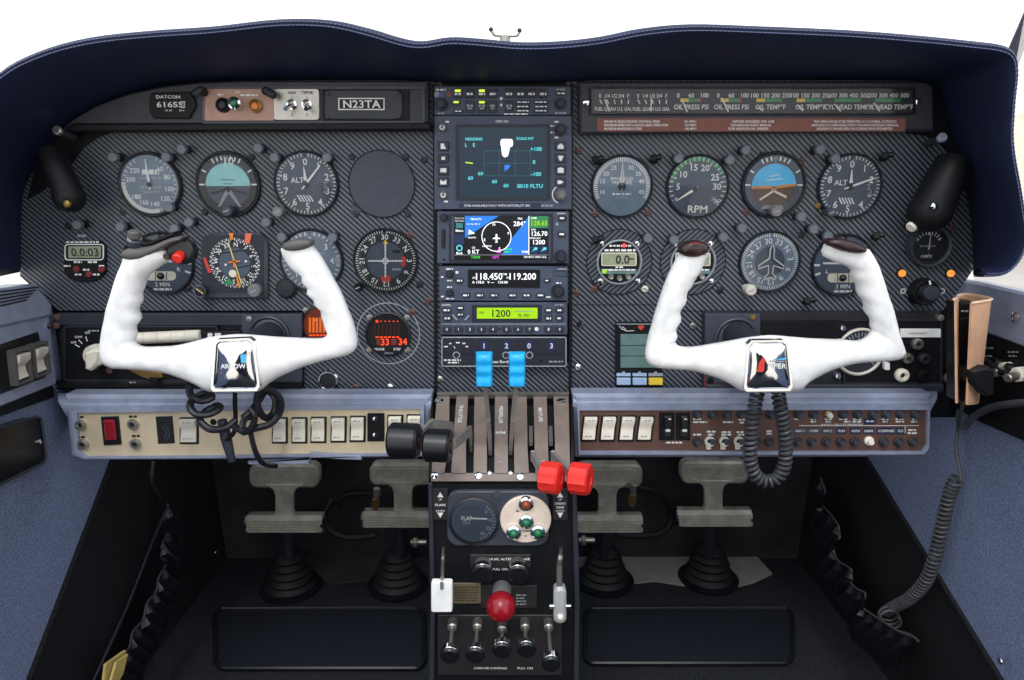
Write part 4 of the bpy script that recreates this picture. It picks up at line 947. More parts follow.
# ================================================================ YOKES
def loft_outline(pairs,yfun,th,m,b=None,seg=14):
    """a rounded body lofted through (outer,inner) picture points; th = half thickness at each station"""
    b=b or B(); rings=[]
    for i,(o,n) in enumerate(pairs):
        y=yfun(i); pl=Y(y); A=pl.hit(*o); Z=pl.hit(*n); c=(A+Z)/2; h=(A-Z)/2; t=th(i)
        r=[]
        for k in range(seg):
            a=2*math.pi*k/seg; ca,sa=math.cos(a),math.sin(a)
            r.append(c+h*(math.copysign(abs(ca)**.8,ca))+V((0,-t*math.copysign(abs(sa)**.8,sa),0)))
        rings.append(r)
    return b.loft(rings,m)
def dens(p,n=3):
    o=spline([V((a[0],a[1],0)) for a,_ in p],n); i=spline([V((c[0],c[1],0)) for _,c in p],n)
    return [((x.x,x.y),(y.x,y.y)) for x,y in zip(o,i)]
YY=-.125
def yoke(name,label,pairs,c,base):
    t=T(name,label,'control yoke',V((c[0],YY,base)))
    ps=dens(pairs,3); N=len(ps)
    for i in list(range(9,25))+list(range(N-22,N-8)):
        (o,n)=ps[i]; w=1.5*math.sin(i*2*math.pi/4.2); sg=1 if n[0]>o[0] else -1
        ps[i]=(o,(n[0]+sg*w,n[1]))
    def thick(i):
        u=i/(N-1); return .0125+.006*math.exp(-((u-.5)/.14)**2)
    def yy(i):
        u=abs(i/(N-1)-.5)*2; return YY-.012*max(0,(u-.55)/.45)
    loft_outline(ps,yy,thick,'yoke_white').build('handwheel',t,ang=70); return t
Lp=[((125,256),(166,250)),((122.5,264),(171,259)),((119,273),(152,272)),((115,285),(143.5,284)),((111.5,297),(142.3,295)),((108,308),(139.3,306)),((105.5,320),(139.2,319)),((103,333),(135.3,330)),((101.2,350),(135.2,340)),
    ((104,362),(137.5,345)),((114,367.5),(144,347)),((131,368.5),(154,347)),((161,371),(172,346)),((183,377.5),(191,342)),((200,385),(204,338.5)),((212,391),(213,336.5)),((236,392),(237,334)),((259,391),(257,335)),((271,382),(274,336.5)),((288,373),(290,337.5)),((310,364.5),(306,338.5)),((331,358.5),(320,338.5)),
    ((347,355),(326,336)),((355,350),(327.5,332)),((357.5,341),(325,326)),((353.5,323),(319.5,309)),((348,309),(313.5,301)),((341.6,293),(308.5,293)),((335,281),(305,285)),((328,268),(300.5,276)),((321,256),(291,268)),((314,247),(283,255)),((311,243.5),(281.5,248))]
ly=yoke('control_yoke','pilot\'s white control yoke with red grip button and chrome badge plate',Lp,(-.30,0),.50)
Rp=[((679,254),(709,254)),((672,267),(704,262)),((665.5,281),(700,272)),((661,294),(692.5,281)),((657.5,305),(687.5,294)),((654,316),(682.5,307)),((651,327),(679.5,320)),((647.5,339),(676.5,332)),((645,354),(675.8,341)),((648,363),(678,345)),((656,367),(685,347)),((672,368.5),(697,347)),((690,370),(712,344.5)),((710,375.5),(726,342)),((729,383.5),(738,339.5)),((743,391),(747,337.5)),
    ((770,392),(769,335)),((796,391),(790,336.5)),((806,382),(808,338)),((828,370),(826,339)),((848,364),(846,340)),((866,361.5),(858,341)),((888,360.5),(866,338)),((900,358),(871,332)),((904,352),(872.5,327)),((899,337),(869,317)),((892.5,311),(864,305)),((887,295),(858.5,292)),((881.6,278),(853,278)),((877,265),(849.5,268)),((872.5,255),(823,256)),((868,249),(825,244))]
ry=yoke('control_yoke','copilot\'s white control yoke with dark burgundy grip caps and chrome badge plate',Rp,(.28,0),.50)
def dn_poly(p,n):
    return [(p[i][0]+(p[(i+1)%len(p)][0]-p[i][0])*k/n,p[i][1]+(p[(i+1)%len(p)][1]-p[i][1])*k/n) for i in range(len(p)) for k in range(n)]
for t,cx,dx in((ly,235.5,0),(ry,768.5,0)):
    fr=Y(YY-.0185)
    o=[(cx-17.5,339),(cx+14.5,337.5),(cx+19,341),(cx+25,386),(cx+22,390.5),(cx-21.5,391),(cx-24,388),(cx-20.5,342)] if t is ly else [(cx-17.5,340),(cx+14.5,339.5),(cx+19,343),(cx+23.5,386),(cx+21,390.5),(cx-22.5,391),(cx-25,388),(cx-21.5,344)]
    ip=[((x-cx)*.9+cx,(y-365)*.91+365) for x,y in o]
    b=B(); b.frame(fr,o,ip,.002,-.006,'chrome'); bf=b.build('badge_frame',t)
    b=B(); ipd=dn_poly(ip,3); mx=sum(x for x,_ in ip)/len(ip); my=sum(yv_ for _,yv_ in ip)/len(ip)
    rg=[[fr.pt(mx+(x-mx)*k,my+(yv_-my)*k,d) for x,yv_ in ipd] for k,d in((1,-.004),(1,.0005),(.9,.0032),(.74,.0056),(.52,.0074),(.28,.0085),(.06,.0089))]
    b.loft(rg,'chrome'); Dm=.0098
    if t is ly:
        b.poly(fr,cx-9,370,[(-4,-2),(0,3),(3,-2)],Dm-.0025,'red'); b.poly(fr,cx+11,357,[(-3,-4),(2,-4),(3,3),(2,5),(-3,4)],Dm-.002,'sky_blue'); b.text(fr,cx+1,364,'ARROW',4.5,Dm-.0006,'paper')
    else:
        b.poly(fr,cx-9,362,[(-5,-8),(1,-8),(4,-3),(2.5,5),(0,7),(-3,2)],Dm-.0014,'red'); b.line(fr,cx-2,359,cx+13,359,1,Dm,'ink_dim'); b.poly(fr,cx+8,356.5,[(-6,-1),(5,1.4),(6,-1)],Dm,'sky_blue'); b.text(fr,cx+5,363.5,'PIPER',5,Dm,'paper',sx=1.05)
    b.build('badge_plate',bf)
    b=B(); c=Y(YY).hit(cx,358); b.cyl(c+V((0,.012,0)),c+V((0,.1145,-.0)),.017,'satin',20); b.build('control_shaft',t)
# pilot grip furniture
qa=Y(YY-.012)
b=B(); loft_outline(dens([((126,258),(128,249)),((133,260.5),(134,246)),((142,260.5),(146,246)),((152,256.5),(156,244)),((164,250),(166,240)),((174,244),(176,236.5)),((184,240),(187,236))],2),lambda i:YY-.014,lambda i:.0112,'grip_grey',b); b.build('grip_cap',ly,ang=60)
b=B(); loft_outline(dens([((129,249),(129,244)),((140,247),(142,238)),((152,246),(152,241)),((164,241.5),(163,236)),((178,236),(177,231))],2),lambda i:YY-.011,lambda i:.010,'black',b); b.build('switch_housing',ly,ang=60)
b=B(); a=qa.hit(138.5,246); b.cyl(a+V((0,-.004,0)),a+V((.001,-.006,.0075)),.0078,'satin',16,bev=.0015); b.cyl(a+V((0,-.006,.0065)),a+V((.001,-.0075,.0085)),.0066,'ink_dim',16); b.cyl(a+V((.001,-.0075,.008)),a+V((.002,-.009,.016)),.0062,'grip_grey',14,bev=.0015); b.build('trim_switch',ly)
b=B(); a=qa.hit(181,252); b.cyl(a+V((0,.012,0)),a+V((0,-.004,.001)),.0135,'black_gloss',20,bev=.002); bh=b.build('button_housing',ly)
b=B(); a=qa.hit(181.5,254); b.cyl(a+V((0,.0,0)),a+V((0,-.012,-.004)),.0052,'knob_red',18,bev=.0014); b.build('push_button',bh)
b=B(); q=Y(YY-.0255); b.lathe(q,166,256.5,[(3.4,-.003),(3.2,0),(1.4,.0002),(0,-.0006)],'burgundy',14); b.build('screw',ly)
def gcap(t,pts,y,m='burgundy',h=.006):
    q=Y(y); b=B(); c=V((sum(p[0] for p in pts)/len(pts),sum(p[1] for p in pts)/len(pts),0))
    n=len(pts); rings=[]
    for k,dd in((1.0,-.010),(1.0,0),(.86,h*.6),(.5,h)):
        rings.append([q.pt(c.x+(x-c.x)*k,c.y+(yv_-c.y)*k,dd) for x,yv_ in pts])
    b.loft(rings,m); return b.build('grip_cap',t,ang=60)
ell=lambda cx,cy,rx,ry,rot=0,n=18:[(cx+rx*math.cos(2*math.pi*i/n)*math.cos(R(rot))-ry*math.sin(2*math.pi*i/n)*math.sin(R(rot)),cy+rx*math.cos(2*math.pi*i/n)*math.sin(R(rot))+ry*math.sin(2*math.pi*i/n)*math.cos(R(rot))) for i in range(n)]
gcap(ly,ell(297,245,15.5,6.2,-8),YY-.020,'grip_grey'); gcap(ry,ell(694.5,249,15,8.6,-6),YY-.022); gcap(ry,ell(847,246,20.5,6.2,13),YY-.024)
b=B(); q=Y(YY-.030); b.poly(q,694.5,243.5,[(-6,-1),(6,-1),(4,1.4),(-4,1.4)],.0005,'dark_red'); b.build('push_button',ry)
# ---------------- cords at the yokes
def helix(path,r,pitch,sub=10):
    L=[0]
    for p,q in zip(path,path[1:]): L.append(L[-1]+(q-p).length)
    tot=L[-1]; n=int(tot/pitch*sub); out=[]; nr=None; j=0
    for i in range(n+1):
        s_=tot*i/n
        while j<len(L)-2 and L[j+1]<s_: j+=1
        p=path[j].lerp(path[j+1],(s_-L[j])/max(1e-9,L[j+1]-L[j])); t=(path[j+1]-path[j]).normalized()
        if nr is None: nr=t.orthogonal().normalized()
        nr=(nr-t*nr.dot(t)).normalized(); bn=t.cross(nr); a=2*math.pi*i/sub
        out.append(p+(nr*math.cos(a)+bn*math.sin(a))*r)
    return out
q=Y(-.095)
cd=T('coiled_cord','dark grey coiled cord looping under the copilot\'s yoke','cord',q.hit(770,487))
pth=spline([q.hit(*p) for p in((758,390),(755,405),(752,425),(750,445),(751,464),(757,477),(768,481.5),(779,476),(785,462),(785.5,440),(782,415),(779,400),(778,389))],8)
b=B(); b.tube(helix(pth,.0062,.0062,12),.0023,'rubber_cord',6); b.build('coil',cd)
b=B()
for x in(758,778): c=q.hit(x,389); b.tube([c,c+V((0,.0,.012))],.0042,'black',10)
b.tube([q.hit(758,386),q.hit(768,384),q.hit(778,386)],.004,'black',8); b.build('plug',cd)
q=Y(-.085)
cd=T('tangled_cord','black cable knotted in loose loops under the pilot\'s yoke','cord',q.hit(236,462))
def lp(pts,m,r,name,y=-.085):
    b=B(); b.tube(spline([Y(y-(p[2] if len(p)>2 else 0)).hit(p[0],p[1]) for p in pts],7),r,m,8); b.build(name,cd)
lp([(191,381,.0),(189,388,.01),(192,397,.014),(202,401,.008),(212,397,.0),(206,393,-.006),(196,398,-.004),(190,405,.01),(196,414,.016),(210,414,.01),(220,408,0),(216,406,-.006),(205,412,0),(200,420,.012),(210,429,.016),(225,428,.008),(236,420,0)],'black_cable',.0042,'window_side_coil')
lp([(232,424,.0),(243,431,.012),(256,428,.014),(270,424,.01),(279,414,.006),(281,402,.008),(274,392,.01),(263,389,.012),(257,397,.014),(259,410,.014),(266,418,.006),(274,412,-.004),(275,398,-.004),(266,391,-.006),(258,402,0),(250,412,.012),(243,418,.014)],'black_cable',.0040,'pedestal_side_coil')
lp([(250,408,.016),(255,416,.018),(251,428,.018),(243,432,.012),(244,420,.004),(252,416,.002)],'black_cable',.0038,'middle_loop')
lp([(250,430,.006),(255,450,.004),(263,463,-.01),(276,466,-.03)],'black_cable',.0032,'hanging_tail')
lp([(235,388,.0),(235,404,.0),(235.5,418,.0),(234,432,.004),(226,440,.004)],'black',.0027,'straight_lead')
b=B(); b.tube([q.hit(222,420),q.hit(226,438),q.hit(232,461)],[.0055,.0065,.0045],'satin',10); b.build('cable_strap',cd)

# ================================================================ LOWER BLACK PANELS
PD=Y(-.004)
t=T('lower_panel','black lower panel with white vent knob behind the pilot\'s yoke','panel',PD.hit(180,391))
b=B(); b.prism(PD,[(57,313),(302,313),(302,393),(62,393)],0,-.005,'bezel_dark',.0008); b.build('plate',t)
b=B(); b.rr(PD,58,313,302,325,1,.006,0,'satin',.0012); b.build('ridge',t)
b=B(); b.rr(PD,66,325,220,380,4,.004,0,'black',.001); b.rframe(PD,66,325,220,380,4,1.4,.0052,.004,'satin'); b.build('recess_frame',t)
b=B(); b.rr(PD,58,380,303,388,1,.008,0,'black',.002); b.build('bottom_ledge',t)
for x,y in((60,316),(59.5,324.5),(112,369)): b=B(); b.lathe(PD,x,y,[(3.2,.005),(3.2,.0072),(0,.0085)],'brown_screw',14); b.build('screw',t)
b=B(); b.lathe(Y(-.034),92,357,[(9.5,-.03),(9.5,-.014),(11,-.013),(11,-.004),(9.5,-.001),(0,0)],'dirty_white',26); q=Y(-.034); b.prism(q,[(85,353),(96,348.5),(101,351),(99,362),(91,371),(85.5,369)],.002,-.012,'off_white',.0025); b.build('vent_knob',t)
b=B()
for a,tx in((-58,'OFF'),(-38,'LOW'),(-12,'ON')):
    b.rad(PD,94,353,a,13,18,1,.0045,'ink'); c=PD.hit(94,353); k=PD.s(94,353); b.text(PD,94+21.5*math.sin(R(a)),353-21.5*math.cos(R(a)),tx,2.2,.0045,'ink')
b.micro(PD,90,101,330,1.6,.0045,'ink_dim',3); b.micro(PD,133,139,380.5,1.4,.0085,'ink_dim',4); b.build('lettering',t)
t=T('white_tube','short off-white tube lying across the black panel behind the pilot\'s yoke grip','tube',PD.hit(168,343))
q=Y(-.016); b=B(); a=q.hit(132,338.5);c=q.hit(201,335.5); b.cyl(a,c,.0072,'off_white',16,bev=.0015); b.build('tube',t)
for i in range(4): b=B(); p=a.lerp(c,.2+.2*i); b.cyl(p-V((.0006,0,0)),p+V((.0006,0,0)),.0075,'dirty_white',16); b.build('joint_ring',t)
t=T('bar_switch_box','narrow black box with two white labels beside the off-white tube','switch box',PD.hit(222,341))
b=B(); b.rr(PD,202,329,244,342,1,.012,0,'black_gloss',.0015); b.build('case',t)
for x0,x1 in((212,216.5),(219,225)): b=B(); b.rr(PD,x0,331,x1,337,.5,.0128,.012,'paper'); b.build('label_plate',t)
t=T('brass_latch','tarnished brass latch plate under the pilot\'s yoke','latch',PD.hit(150,381)); b=B(); b.prism(Y(-.014),[(124,368),(160,372),(162,378),(152,381),(140,377)],.0,-.012,'brass',.0015); b.build('plate',t)
b=B(); c=Y(-.016).hit(155,379.5); b.cyl(c+V((-.006,0,0)),c+V((.006,-.004,0)),.0035,'black',12,bev=.001); b.build('catch',t)
def vent(px,py,r,label):
    t=T('air_vent',label,'air vent',PD.hit(px,py+r)); b=B(); b.lathe(PD,px,py,[(r+3,.0),(r+3,.004),(r+1.4,.0055),(r,.004)],'bezel',40); b.build('rim',t)
    b=B(); b.lathe(PD,px,py,[(r,.001),(r*.95,.004),(r*.55,.007),(0,.0082)],'plate',36); b.build('ball',t)
t=T('vent_plate','dark square plate holding the pilot\'s round air vent','plate',PD.hit(273,345)); b=B(); b.rr(PD,243,313,303,392,1.5,.0062,.0,'plate',.001); b.build('plate',t); b=B(); b.lathe(PD,251,318,[(3,.006),(3,.0075),(0,.0085)],'steel',12); b.build('screw',t)
PD=Y(-.0104); vent(270,335,17,'pilot\'s round grey air vent just above the yoke crossbar'); PD=Y(-.004)
# copilot side lower panel
t=T('lower_panel','black lower panel with jacks and white label behind the copilot\'s yoke','panel',PD.hit(820,391))
b=B(); b.prism(PD,[(703,311.5),(942,311.5),(940,393),(703,393)],0,-.005,'bezel_dark',.0008); b.build('plate',t)
b=B(); b.rr(PD,759,320,846,338,1,.0048,0,'black',.001); b.build('dark_strip',t)
b=B(); b.rr(PD,842,319,940,383,2,.003,0,'black',.001); b.rframe(PD,842,319,940,383,2,1.2,.0042,.003,'satin'); b.build('equipment_plate',t)
b=B(); b.rr(PD,704,383,941,391,1,.008,0,'satin',.002); b.build('bottom_ledge',t)
b=B(); b.rr(PD,836,335.5,849,341,.5,.0036,.003,'paper'); b.build('blank_label',t); b=B(); b.rr(PD,898.5,328,938.5,336.5,.5,.0046,.003,'paper'); b.fit(PD,906,925,332.4,'HEADSET',2,.0046+E,'ink_dim'); b.build('label_plate',t)
b=B(); b.prism(PD,[(703,371),(722,374),(738,388),(703,388)],.005,0,'dark_red',.001); b.build('red_bracket',t)
for x,y,m in((751.5,316.5,'brass'),(841,327,'chrome'),(836,374.5,'chrome'),(709,379,'black'),(938,317,'steel'),(724,384,'satin')):
    b=B(); b.lathe(PD,x,y,[(3.4,0),(3.4,.006),(2.6,.0075),(0,.008)],m,14); b.build('screw',t)
for x,y,r,m in((914.5,343,5.6,'steel'),(905,357,5.2,'steel'),(899.5,374,6.6,'cream'),(921.5,357.5,5.4,'satin'),(920,374,5.6,'black')):
    b=B(); b.lathe(PD,x,y,[(r,.003),(r,.008),(r*.75,.0105),(r*.5,.0105),(r*.42,.006),(0,.005)],m,20); b.disc(PD,x,y,r*.36,.0062,'ink_black',14); b.build('jack_socket',t)
t=T('vent_plate','dark square plate with yellow screw holding the copilot\'s round air vent','plate',PD.hit(730,345)); b=B(); b.rr(PD,704,313,759,382,1.5,.0062,0,'plate',.001); b.build('plate',t)
PD=Y(-.0104); vent(735,338,18,'copilot\'s round grey air vent just above the yoke crossbar'); PD=Y(-.004)
t=T('suction_gauge','round suction gauge with pale rim mostly hidden behind the copilot\'s yoke','gauge',PD.hit(858,376)); b=B(); b.lathe(PD,858,351,[(24,.003),(24,.006),(22.5,.0075),(21,.005)],'dirty_white',40); b.build('bezel',t)
b=B(); b.disc(PD,858,351,21.4,.005,'dial_dark',36); b.ticks(PD,858,351,-130,130,26,16,20,.9,.0054,'ink_dim'); b.dialtext(PD,858,351,[(str(i),-60+24*i) for i in range(6)],14,4,.0054,'ink_dim'); b.build('dial_face',t); needle(t,858,351,50,16,4,2,d=.012)
b=B(); b.rr(PD,881,361,886,368,.8,.009,.003,'paper'); b.build('switch_tab',t)
# engine monitor
q=Y(-.006); t=T('engine_monitor','engine monitor with blank green display and blue and yellow keys','engine monitor',q.hit(640,386))
b=B(); b.rr(q,616,323,662,387.5,1.5,0,-.008,'black',.001); b.build('case',t)
b=B(); b.rr(q,620.5,334,660,367.5,.5,.0006,-.001,'lcd_green'); b.flat(q,620.5,345,660,345.5,.001,'ink_black'); b.flat(q,620.5,355.5,660,356,.001,'ink_black'); b.build('display',t)
b=B(); b.line(q,616.5,324,660,324,.8,E,'ink_dim'); b.tube([q.pt(*p,.0006) for p in((619,326),(622,329),(627,331),(634,330.5))],.0004,'ink',5); b.tube([q.pt(*p,.0006) for p in((622,326.5),(625,328.5),(626,331))],.0004,'ink',5)
b.poly(q,641,327.5,[(-3,1.5),(-1.5,2.6),(0,1.6),(1.5,2.6),(3,1.5),(2.6,-.5),(0,-2.8),(-2.6,-.5)],E,'red'); b.build('emblem',t)
for i,(x,m) in enumerate(((623.5,'btn_blue'),(639.5,'btn_blue'),(655.5,'yellow'))):
    b=B(); b.rr(q,x-7,373,x+7,376,.5,.001,0,'btn_blue' if i<2 else 'ink_dim'); b.rr(q,x-1.4,371.6,x+1.4,373.4,.3,.001,0,'btn_blue'); b.build('key_label',t)
    b=B(); b.rr(q,x-7,377.5,x+7,384.5,.8,.003,0,m,.0008); b.build('key',t)
# ================================================================ SUBPANELS WITH SWITCHES
PS=Y(-.040)
def subpanel(name,label,out,ins,m,lip):
    t=T(name,label,'switch panel',PS.hit((out[0][0]+out[1][0])/2,out[2][1]))
    b=B(); b.prism(PS,out,-.003,-.030,'blue_grey',.004); b.build('housing',t)
    b=B(); b.frame(PS,[((x-500)*.0+x*.35+ins[i][0]*.65,y*.35+ins[i][1]*.65) for i,(x,y) in enumerate(out)] if len(out)==len(ins) else out,ins,.0035,-.004,'blue_grey'); b.build('rim',t)
    # sloping upper ledge running back to the panel
    x0,x1,y0=lip; q=Y(-.004); b=B(); a=[PS.pt(x0,y0+12,-.001),PS.pt(x1,y0+12,-.001)]; c=[q.hit(x0,y0-1),q.hit(x1,y0-1)]
    mid=[a[0].lerp(c[0],.45)+V((0,-.004,.006)),a[1].lerp(c[1],.45)+V((0,-.004,.006))]
    low=[a[0]+V((0,.01,-.02)),a[1]+V((0,.01,-.02))]
    rg=[[low[0],a[0],a[0].lerp(mid[0],.5)+V((0,-.002,.001)),mid[0],mid[0].lerp(c[0],.5)+V((0,-.001,.002)),c[0]],[low[1],a[1],a[1].lerp(mid[1],.5)+V((0,-.002,.001)),mid[1],mid[1].lerp(c[1],.5)+V((0,-.001,.002)),c[1]]]
    b.loft(rg,'blue_grey',closed=False,caps=False); b.build('ledge',t,ang=85)
    b=B(); b.prism(PS,ins,0,-.006,m); b.build('insert',t); return t
def out_r(o,r): return o
def ins_r(o,r): return o
lt=subpanel('switch_panel','pilot\'s blue-grey switch panel with gold insert and cream rockers',[(62,396),(431,396),(431,459),(180,461.5),(78,462),(68,458)],[(79,412),(421,408),(421,452),(200,455),(88,455.5),(80,449)],'gold',(60,431,394))
rt=subpanel('switch_panel','copilot\'s blue-grey switch panel with brown insert and rows of breakers',[(573,395),(934,395),(931,453),(926,458.5),(800,459),(576,459)],[(579,409.5),(926,409),(925.5,444),(921,450.5),(760,450.5),(580,450.5)],'brown',(573,935,392))
b=B()
for x,y in((80,417),(82,437),(133,416.5),(136,436)): b.micro(PS,x-4,x+4,y,2.2,E,'ink_black',int(x))
b.build('lettering',lt)
b=B(); b.line(PS,799,425.5,919,425.5,.6,E,'ink'); b.line(PS,905,426,905,433,.6,E,'ink'); b.fit(PS,821,863,424.8,'RADIO CIRCUIT BREAKERS',2.4,E,'ink'); 
for x,y,w,seed in((697,419,8,1),(700,422,14,2),(728,422,10,3),(742,419.5,7,4),(742,422.5,5,5),(797,419,6,6),(813,419,5,7),(813,421.5,5,7),(828,419,7,8),(828,421.5,5,8),(843,419,8,9),(847,421.5,6,9),(857,419,8,10),(857,421.5,9,11),(885,419,7,12),(885,421.5,5,13),(900,419,9,14),(900,421.5,9,15),(914,419,4,16),(914,421.5,6,17),(697,434.5,8,18),(711,431.5,9,19),(711,434.5,6,19),(726,432,9,20),(726,434.5,10,20),(741,432,9,21),(741,434.5,6,21),(769,431,5,22),(769,433.5,5,23),(912,430,8,24),(912,433,9,25),(674,442.5,16,26)):
    b.micro(PS,x-w/2,x+w/2,y,1.7,E,'ink',seed)
for x0,x1,m,tx in((794,806,'plate','NAV 1'),(808,819,'plate','COMM'),(822,833,'plate','NAV 2'),(836,846,'navy_label','TRANS'),(850,861,'navy_label','AUDIO'),(863,874,'navy_label','RADAR'),(876.5,895,'navy_label','COMPASS'),(896,904,'navy_label','FLD')):
    b.rr(PS,x0,427.5,x1,434,.5,.0006,-.001,m); b.fit(PS,x0+1.2,x1-1.2,430.6,tx,2.6,.0006+E,'ink')
b.rr(PS,864,418,876,424,.5,.0006,-.001,'navy_label'); b.micro(PS,866,874,421,1.6,.0006+E,'ink',3); b.build('lettering',rt)
# cream rocker switches
def rocker(px0,py0,px1,py1,m,label,group,up=True,proto=None):
    if proto is not None: return dup(proto,PS.hit((px0+px1)/2,py1)-ROOT[proto],label)
    t=T('rocker_switch',label,'switch',PS.hit((px0+px1)/2,py1),group)
    b=B(); b.rr(PS,px0,py0,px1,py1,.8,.0012,-.002,'black_gloss',.0004); b.build('bezel',t)
    x0,x1=px0+1.6,px1-2; y0,y1=py0+1.5,py1-2.2; h=y1-y0
    b=B(); prof=[(0,.0012),(.02,.0065),(.16,.0068),(.44,.0024),(.6,.0026),(.9,.0038),(.97,.0036),(1,.0012)] if up else [(0,.0012),(.04,.0034),(.4,.0022),(.56,.0024),(.86,.0068),(.97,.0064),(1,.0012)]
    rg=[[PS.pt(x0,y0+h*u,.0005),PS.pt(x0,y0+h*u,d-.0004),PS.pt(x0+.6,y0+h*u,d),PS.pt(x1-.6,y0+h*u,d),PS.pt(x1,y0+h*u,d-.0004),PS.pt(x1,y0+h*u,.0005)] for u,d in prof]
    b.loft(rg,m); 
    b.micro(PS,x0+3,x1-3,y0+h*.1,1,.0071,'ink_dim',3); b.micro(PS,x0+2.5,x1-2.5,y0+h*.82,1,.0041,'ink_dim',4); b.build('rocker',t); return t
G1='cream rockers on the pilot\'s switch panel'; G2='cream rockers on the copilot\'s switch panel'
ordn=['nearest the cable knot','second along from the cable knot','third along from the cable knot','fourth along from the cable knot','beside the black blank plate','behind the outer black throttle knob','closest to the pedestal']
R0=None
for (x0,x1,y0,y1),o in zip(((272,288,417,443.5),(291,308,416,443.5),(310,327,415.5,443),(330,347,415,442.5),(349,366,414.5,442),(386.5,402.6,414,441),(405.7,421.6,413.5,440.5)),ordn):
    r=rocker(x0,y0,x1,y1,'cream','cream rocker switch on the gold insert, '+o,G1,True,R0); R0=R0 or r
rocker(180,417,199,444,'off_white','single white rocker switch between the square socket hole and the dangling cable','cream rockers on the pilot\'s switch panel',True)
t=T('rocker_switch','dark red rocker switch in black frame on the gold insert','switch',PS.hit(113,445)); b=B(); b.prism(PS,[(101.5,416.5),(119,416),(122,444),(104.5,445)],.0022,-.002,'black_gloss',.0006); b.build('bezel',t)
b=B(); b.prism(PS,[(105.5,419),(116.5,418.6),(118.5,438.5),(107.5,439.2)],.006,0,'lens_red',.0014); b.build('rocker',t)
t=T('square_socket','black square opening showing coiled wire in the gold insert','socket',PS.hit(166,444)); b=B(); b.prism(PS,[(156,416.5),(172.5,416),(175,443),(158.5,443.5)],.001,-.0015,'ink_black'); b.build('opening',t)
b=B(); 
for r in(7,10): b.arc(PS,160,432,r-.8,r,30,150,.0014,'radio')
b.build('wire',t)
t=T('blank_switch_plate','black blank plate with two bright screws between cream rockers','cover plate',PS.hit(376,441)); b=B(); b.rr(PS,367.5,413,384.5,441,.6,.0018,-.001,'black',.0004); b.build('plate',t)
for y in(418.5,434.5): b=B(); b.lathe(PS,375.5,y,[(2.6,.0018),(2.4,.003),(0,.0038)],'chrome',12); b.build('screw',t)
jk=[(81,424.5,'upper jack socket nearest the cabin door on the gold insert'),(83.5,444,'lower jack socket nearest the cabin door on the gold insert'),(133.5,424,'upper jack socket beside the red rocker'),(136,443.5,'lower jack socket beside the red rocker')]
J0=None
for x,y,l in jk:
    if J0 is None:
        J0=T('jack_socket',l,'socket',PS.hit(x,y),'headset jacks on the gold insert'); b=B(); b.lathe(PS,x,y,[(5.6,0),(5.6,.002),(4.4,.0045),(2.8,.0045),(2.6,.001)],'steel',20); b.build('collar',J0); b=B(); b.disc(PS,x,y,2.7,.0016,'ink_black',14); b.build('hole',J0)
    else: dup(J0,PS.hit(x,y)-ROOT[J0],l)
b=B(); b.disc(PS,213.5,422,3.2,.0005,'black',16); tag(b.build('round_hole_plug'),'small black plug in the gold insert beside the dangling cable','plug')
ord2=['closest to the pedestal','second along from the pedestal','third along from the pedestal','fourth along, beside the black toggles']
for (x0,x1),o in zip(((580.5,596),(598.8,614.5),(617.5,633.5),(635.5,651.5)),ord2):
    q=rocker(x0,415.5,x1,441.5,'cream','cream rocker switch on the brown insert, '+o,G2,True,R0); q['group']=G2
for i,(x0,x1,l) in enumerate(((659,674.3,'black double-rocker switch beside the cream rockers'),(675.6,690,'black double-rocker switch beside the breaker rows'))):
    t=T('avionics_switch',l,'switch',PS.hit((x0+x1)/2,440),'black switches on the brown insert'); b=B(); b.rr(PS,x0,412.5,x1,440,.8,.0014,-.001,'black',.0005); b.build('bezel',t)
    b=B(); b.rr(PS,x0+4,415,x1-2.5,427,1.5,.0055,.001,'black_gloss',.0015); b.rr(PS,x0+4,428,x1-3,436,1.5,.004,.001,'bezel_dark',.0012); b.micro(PS,x1-7,x1-3,417.5,1.3,.006,'ink',i+3); b.rr(PS,x0+6,428,x0+10.5,430.5,.3,.0046,.004,'ink'); b.build('rocker',t)
# breakers
Bk=None; G3='circuit breakers on the brown insert'
def breaker(x,y,label,sleeve=False):
    global Bk
    c=PS.hit(x,y)
    if Bk is None:
        Bk=T('circuit_breaker',label,'circuit breaker',c,G3); b=B(); b.lathe(PS,x,y,[(4.6,0),(4.6,.0022),(3.8,.0034),(2.9,.0034)],'satin',16); b.build('collar',Bk)
        b=B(); b.lathe(PS,x,y,[(2.9,.002),(2.9,.0075),(2.3,.0085),(0,.0085)],'bezel',16); b.build('button',Bk); return Bk
    return dup(Bk,c-ROOT[Bk],label)
nth=['first','second','third','fourth','fifth','sixth','seventh','eighth','ninth','tenth','eleventh','twelfth','thirteenth','fourteenth','fifteenth','sixteenth','seventeenth']
ux=[697,712,726,741,755.5,770,784,798,813,828,842.5,857,872,885.5,900,914.5]
for i,x in enumerate(ux): 
    if i!=9: breaker(x,414,'black breaker button in the upper row, %s counting from the black toggles'%nth[i])
lx=[697,755.5,768.5,783,797,811,825.5,840,854,883,897.5,912]; 
for i,x in enumerate(lx):
    k=[0,4,5,6,7,8,9,10,11,13,14,15][i]
    breaker(x,441.5,'black breaker button in the lower row, %s counting from the black toggles'%nth[k])
def special(x,y,l,m):
    t=T('circuit_breaker',l,'circuit breaker',PS.hit(x,y),G3); b=B(); b.lathe(PS,x,y,[(4.6,0),(4.6,.0022),(3.6,.0034),(2.9,.0034)],m,16); b.build('collar',t); b=B(); b.lathe(PS,x,y,[(2.9,.002),(2.9,.0075),(2.3,.0085),(0,.0085)],m if m=='cream' else 'dirty_white',16); b.build('button',t)
